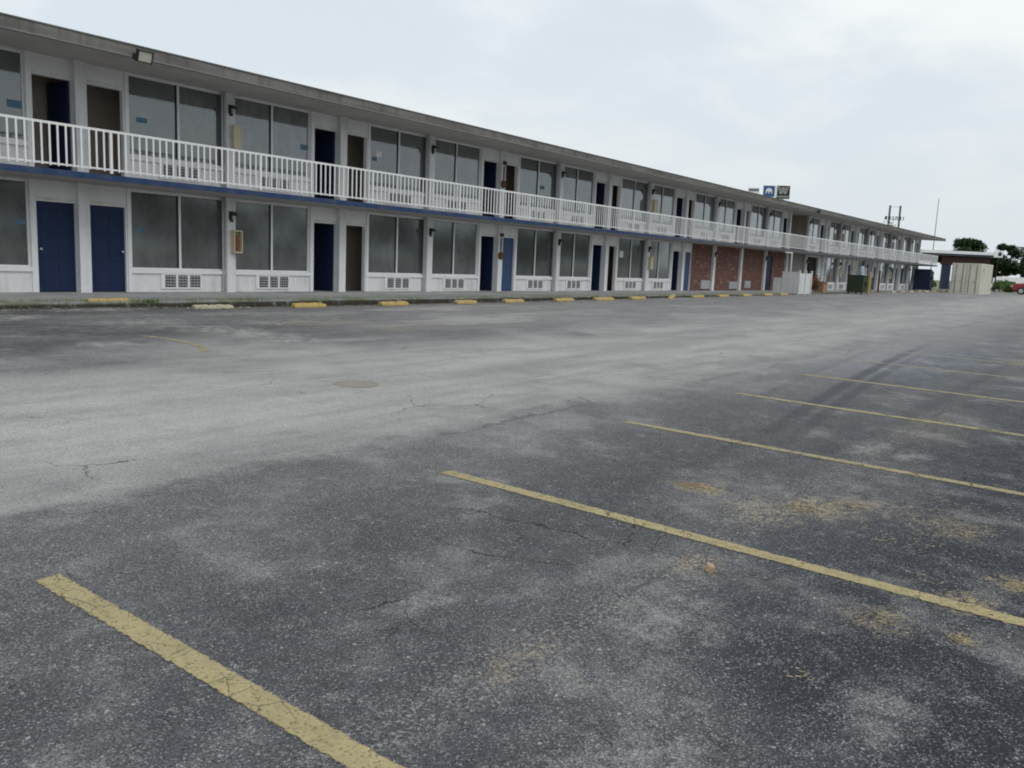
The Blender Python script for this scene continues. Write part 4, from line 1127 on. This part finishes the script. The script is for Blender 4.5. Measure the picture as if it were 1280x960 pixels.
q = MB(); q.box(-1.15, 1.15, -.17, -.152, zc - 1.15, zc + 1.1); q.build('black_face', painted('black sign face', (.02, .022, .02), .5, .15), s3)
q = MB()
def stroke(b, x0, z0, x1, z1, wd):
    b.quad((x0 - wd / 2, -.186, z0), (x0 + wd / 2, -.186, z0), (x1 + wd / 2, -.186, z1), (x1 - wd / 2, -.186, z1))
for off in (-.13, .13):
    for (x0, z0, x1, z1) in ((-.75, 1.0, -.38, -.35), (-.38, -.35, .0, .85), (0, .85, .38, -.35), (.38, -.35, .75, 1.0)):
        stroke(q, x0 + off, zc + z0, x1 + off, zc + z1, .11)
q.build('w_emblem', painted('pale sign paint', (.5, .52, .48), .5, .15), s3)
q = MB()
for i in range(8): q.box(-.95 + i * .25, -.80 + i * .25, -.182, -.173, zc - .95, zc - .62)
q.build('lettering', 'alu', s3)
q = MB(); q.tube((0, 0, 0), (0, 0, zc - 1.2), .2, n=12); q.build('sign_pole', 'galv', s3)

# twin post sign frame with dark letters
tf = empty('sign_frame', (184.6, 43.9, -.1), R(-55), 'twin post sign frame with a row of dark letters seen above the far roof', 'sign')
M['slate'] = painted('weathered slate steel', (.12, .13, .15), .6, .3)
for xx in (-1.03, 1.03):
    q = MB(); q.box(xx - .15, xx + .15, -.15, .15, 0, 15.7); q.build('post', 'slate', tf)
q = MB(); q.box(-.88, .88, -.03, .03, 15.4, 15.47); q.build('cross_bar', 'galv', tf)
q = MB(); q.box(-2.0, 2.0, .16, .2, 12.85, 12.92); q.build('letter_rail', 'slate', tf)
q = MB(); zc = 12.93; s_ = .6
def gl(x, strokes):
    for (a, c_, d_, e) in strokes: q.box(x + a * .45, x + d_ * .45, -.25, -.19, zc + c_ * s_, zc + e * s_)
for i, st in enumerate([[(0, 0, 1, 1)], [(0, 0, .3, 1), (.7, 0, 1, 1), (.3, .4, .7, .6)], [(0, 0, 1, .2), (0, .4, 1, .6), (0, .8, 1, 1)], [(0, 0, .3, 1), (.7, 0, 1, 1), (.3, .7, .7, 1)],
                        [(0, 0, .3, 1), (.7, 0, 1, 1), (.3, .4, .7, .6), (.3, .8, .7, 1)], [(.35, 0, .65, 1)]]):
    gl(-1.95 + i * .7, st)
q.build('lettering', painted('navy black letters', (.03, .04, .07), .5, .2), tf)

# thin mast at the far corner
am = MB(); am.tube((122.45, 23.9, -.1), (122.45, 23.9, 11.6), .065, .035, 8); am.tube((122.45, 23.9, -.1), (122.45, 23.9, .4), .12, n=8)
tag(am.build('flagpole', 'slate'), 'thin bare flagpole rising past the far end of the motel', 'flagpole')

# ------------------------------------------------------------------ trees
def tree(x, y, h, crown_r, crown_h, label, seed, mkey='leaf', leaf=.34, n=5200, trunk_h=None):
    r = random.Random(seed); z0 = zg(x, y) - .1
    t_ = empty('broadleaf_tree', (x, y, z0), 0, label, 'tree')
    th = trunk_h or h * .4
    b = MB(); b.tube((0, 0, 0), (.1, .1, th), .35, .24, 9)
    lobes = []
    nl = 15
    for i in range(nl):
        a = r.uniform(0, 6.28); rad = crown_r * r.uniform(.15, .78); zz = h - crown_h * r.uniform(.15, .92)
        fl_ = math.sqrt(max(0.1, 1 - ((zz - (h - crown_h * .5)) / (crown_h * .62)) ** 2))
        c = Vector((math.cos(a) * rad * fl_, math.sin(a) * rad * fl_, zz)); lobes.append((c, crown_r * r.uniform(.24, .44)))
        p0 = Vector((.1, .1, th)); mid = p0.lerp(c, .5) + Vector((r.uniform(-.3, .3), r.uniform(-.3, .3), .2))
        b.tube(tuple(p0), tuple(mid), .14, .09, 6); b.tube(tuple(mid), tuple(c), .09, .03, 6)
    b.build('trunk', 'trunk', t_)
    c_ = MB()
    for i in range(n):
        c, rad = lobes[r.randrange(nl)]
        d_ = Vector((r.gauss(0, 1), r.gauss(0, 1), r.gauss(0, 1))).normalized() * rad * (r.random() ** .33) * r.uniform(.85, 1.12)
        p = c + Vector((d_.x, d_.y, d_.z * .75))
        if p.z > h + .25: continue
        s_ = leaf * r.uniform(.6, 1.2)
        e1 = Vector((r.uniform(-1, 1), r.uniform(-1, 1), r.uniform(-.6, .6))).normalized() * s_; e2 = e1.cross(Vector((r.uniform(-1, 1), r.uniform(-1, 1), 1)).normalized()) * .6
        c_.quad(tuple(p - e1), tuple(p - e2), tuple(p + e1), tuple(p + e2))
    c_.build('crown', mkey, t_)
    return t_
tree(192.6, 31.4, 9.7, 4.3, 4.6, 'dark round tree rising above the canopy roof', 1)
tree(197.0, 25.2, 9.6, 4.0, 7.2, 'dark tree just right of the small canopy sign', 2)
tree(199.5, 20.5, 11.2, 5.0, 9.0, 'tall dark tree cut by the right edge of the photo', 3)
tree(204.0, 16.0, 10.0, 4.5, 7.5, 'tall dark tree beyond the right edge, behind the red car', 4)
tree(200.0, 28.0, 4.9, 2.6, 4.2, 'low dark tree filling the gap behind the canopy', 6, n=3500, trunk_h=1)
tree(188.0, 19.5, 5.4, 3.0, 4.6, 'low bushy tree behind the parked vans', 7, n=3500, trunk_h=1)
# shrubs at their feet
def shrub(x, y, r_, h, label, seed, mkey='bush'):
    r = random.Random(seed); b = MB()
    for i in range(7): clump(b, (x + r.gauss(0, r_ * .45), y + r.gauss(0, r_ * .45), zg(x, y) + h * r.uniform(.25, .7)), r_ * .55, 160, .16, r, .8)
    b.tube((x, y, zg(x, y) - .1), (x, y, zg(x, y) + h * .5), .05)
    tag(b.build('shrub', mkey), label, 'shrub')
shrub(134.5, 17.3, 1.4, 1.7, 'bright green shrub in the gap right of the container', 31)
shrub(133.0, 15.6, 1.2, 1.1, 'low green shrub left of the red car', 32)
shrub(104.5, 20.9, .9, 1.3, 'green shrub past the end wall of the motel', 33)
# unseen tree line across the lot, added for dark reflections in the panes
b = MB(); r_ = random.Random(77)
for i in range(150):
    cx_ = r_.uniform(-70, 170); cz_ = r_.uniform(1.0, 6.5); cy_ = -52 + r_.gauss(0, 3)
    clump(b, (cx_, cy_, cz_), r_.uniform(1.8, 3.2), 60, .8, r_, .8)
tag(b.build('reflection_tree_line', 'leaf'), 'unseen tree line opposite the motel, added for dark reflections in its panes', 'trees', kind='stuff')
# parked vans / boats beyond
def box_van(x, y, rz, mkey, label):
    z = zg(x, y) - .1; t_ = empty('parked_van', (x, y, z), rz, label, 'van')
    q = MB(); q.prism([(-.95, .35), (.95, .35), (.95, 1.2), (.82, 2.15), (-.82, 2.15), (-.95, 1.2)], -2.4, 1.4)
    q.prism([(-.95, .35), (.95, .35), (.95, 1.15), (-.95, 1.15)], 1.4, 2.5); q.prism([(-.95, 1.15), (.95, 1.15), (.8, 1.95), (-.8, 1.95)], 1.4, 1.85)
    q.build('body', mkey, t_, bevel=.05)
    q = MB(); q.box(-2.42, -2.402, -.7, .7, 1.25, 1.85); q.box(1.852, 1.87, -.72, .72, 1.2, 1.85)
    q.build('window', 'black', t_)
    for sx in (-1.6, 1.6):
        for sy in (-1, 1):
            q = MB(); q.tube((sx, sy * .75, .36), (sx, sy * .97, .36), .36, n=16); q.build('wheel', 'black', t_)
M['paleblue'] = painted('pale blue van paint', (.35, .50, .62), .3, .2)
box_van(146.5, 18.0, R(100), 'rail', 'white van parked beyond the container, left of the pale blue one')
box_van(148.5, 15.9, R(75), 'paleblue', 'pale blue van parked beyond the red car')

# ------------------------------------------------------------------ red car (only its front corner is inside the frame)
M['red_paint'] = painted('red car paint', (.26, .018, .028), .25, .1, (.1, .02, .02), spec=.6)
M['car_glass'] = painted('dark car glass', (.015, .018, .02), .08, .05, spec=.8)
M['tyre'] = painted('tyre rubber', (.02, .02, .02), .9, .3)
cr_ = empty('red_car', (105.6, 9.9, -.05), R(94), 'red car with dark windows cut off by the right edge of the photo', 'car')
Lc, Wc2 = 4.5, 1.8
prof = [(-2.2, .35), (2.1, .35), (2.22, .55), (2.2, .85), (2.0, 1.0), (1.15, 1.08), (-1.9, 1.12), (-2.25, .95), (-2.25, .5)]
def cprism(pts, y0, y1, inset=0.0):
    q = MB(); n = len(pts); ps = [(a, y0, c) for a, c in pts] + [(a, y1, c) for a, c in pts]
    q.v = ps; q.f = [tuple(range(n - 1, -1, -1)), tuple(range(n, 2 * n))] + [(k, (k + 1) % n, n + (k + 1) % n, n + k) for k in range(n)]
    return q
cprism(prof, -.9, .9).build('body', 'red_paint', cr_, bevel=.09, smooth=False)
q = MB(); n = 4
lo = [(1.25, 1.07), (-1.95, 1.10)]; hi = [(.45, 1.72), (-1.6, 1.72)]
q.v = [(1.25, -.84, 1.06), (1.25, .84, 1.06), (-1.98, .84, 1.09), (-1.98, -.84, 1.09), (.5, -.68, 1.68), (.5, .68, 1.68), (-1.55, .68, 1.68), (-1.55, -.68, 1.68)]
q.f = [(3, 2, 1, 0), (4, 5, 6, 7), (0, 1, 5, 4), (1, 2, 6, 5), (2, 3, 7, 6), (3, 0, 4, 7)]
q.build('cabin_glass', 'car_glass', cr_, bevel=.03)
q = MB(); q.box(-1.5, .45, -.66, .66, 1.685, 1.735); q.build('roof', 'red_paint', cr_, bevel=.02)
for sy in (-1, 1):
    for a, c_ in (((1.22, .845, 1.08), (.5, .69, 1.68)), ((-.4, .855, 1.09), (-.5, .69, 1.68)), ((-1.95, .845, 1.10), (-1.55, .69, 1.68))):
        q = MB(); q.tube((a[0], a[1] * sy, a[2]), (c_[0], c_[1] * sy, c_[2]), .04, n=6); q.build('roof_pillar', 'red_paint', cr_)
    q = MB(); q.box(2.02, 2.235, sy * .78 - .12, sy * .78 + .12, .68, .84); q.build('headlight', 'lens', cr_, bevel=.02)
    q = MB(); q.box(-2.27, -2.22, sy * .75 - .1, sy * .75 + .1, .7, .95); q.build('tail_light', 'red', cr_)
    for sx in (-1.4, 1.4):
        q = MB(); q.tube((sx, sy * .72, .33), (sx, sy * .93, .33), .34, n=20); wh = q.build('wheel', 'tyre', cr_)
        q = MB(); q.tube((sx, sy * .925, .33), (sx, sy * .945, .33), .2, n=14); q.build('rim', 'alu', wh)
q = MB(); q.box(2.2, 2.26, -.85, .85, .38, .55); q.build('bumper', 'tyre', cr_, bevel=.02)
cr_.scale = (1.13, 1.13, 1.13)
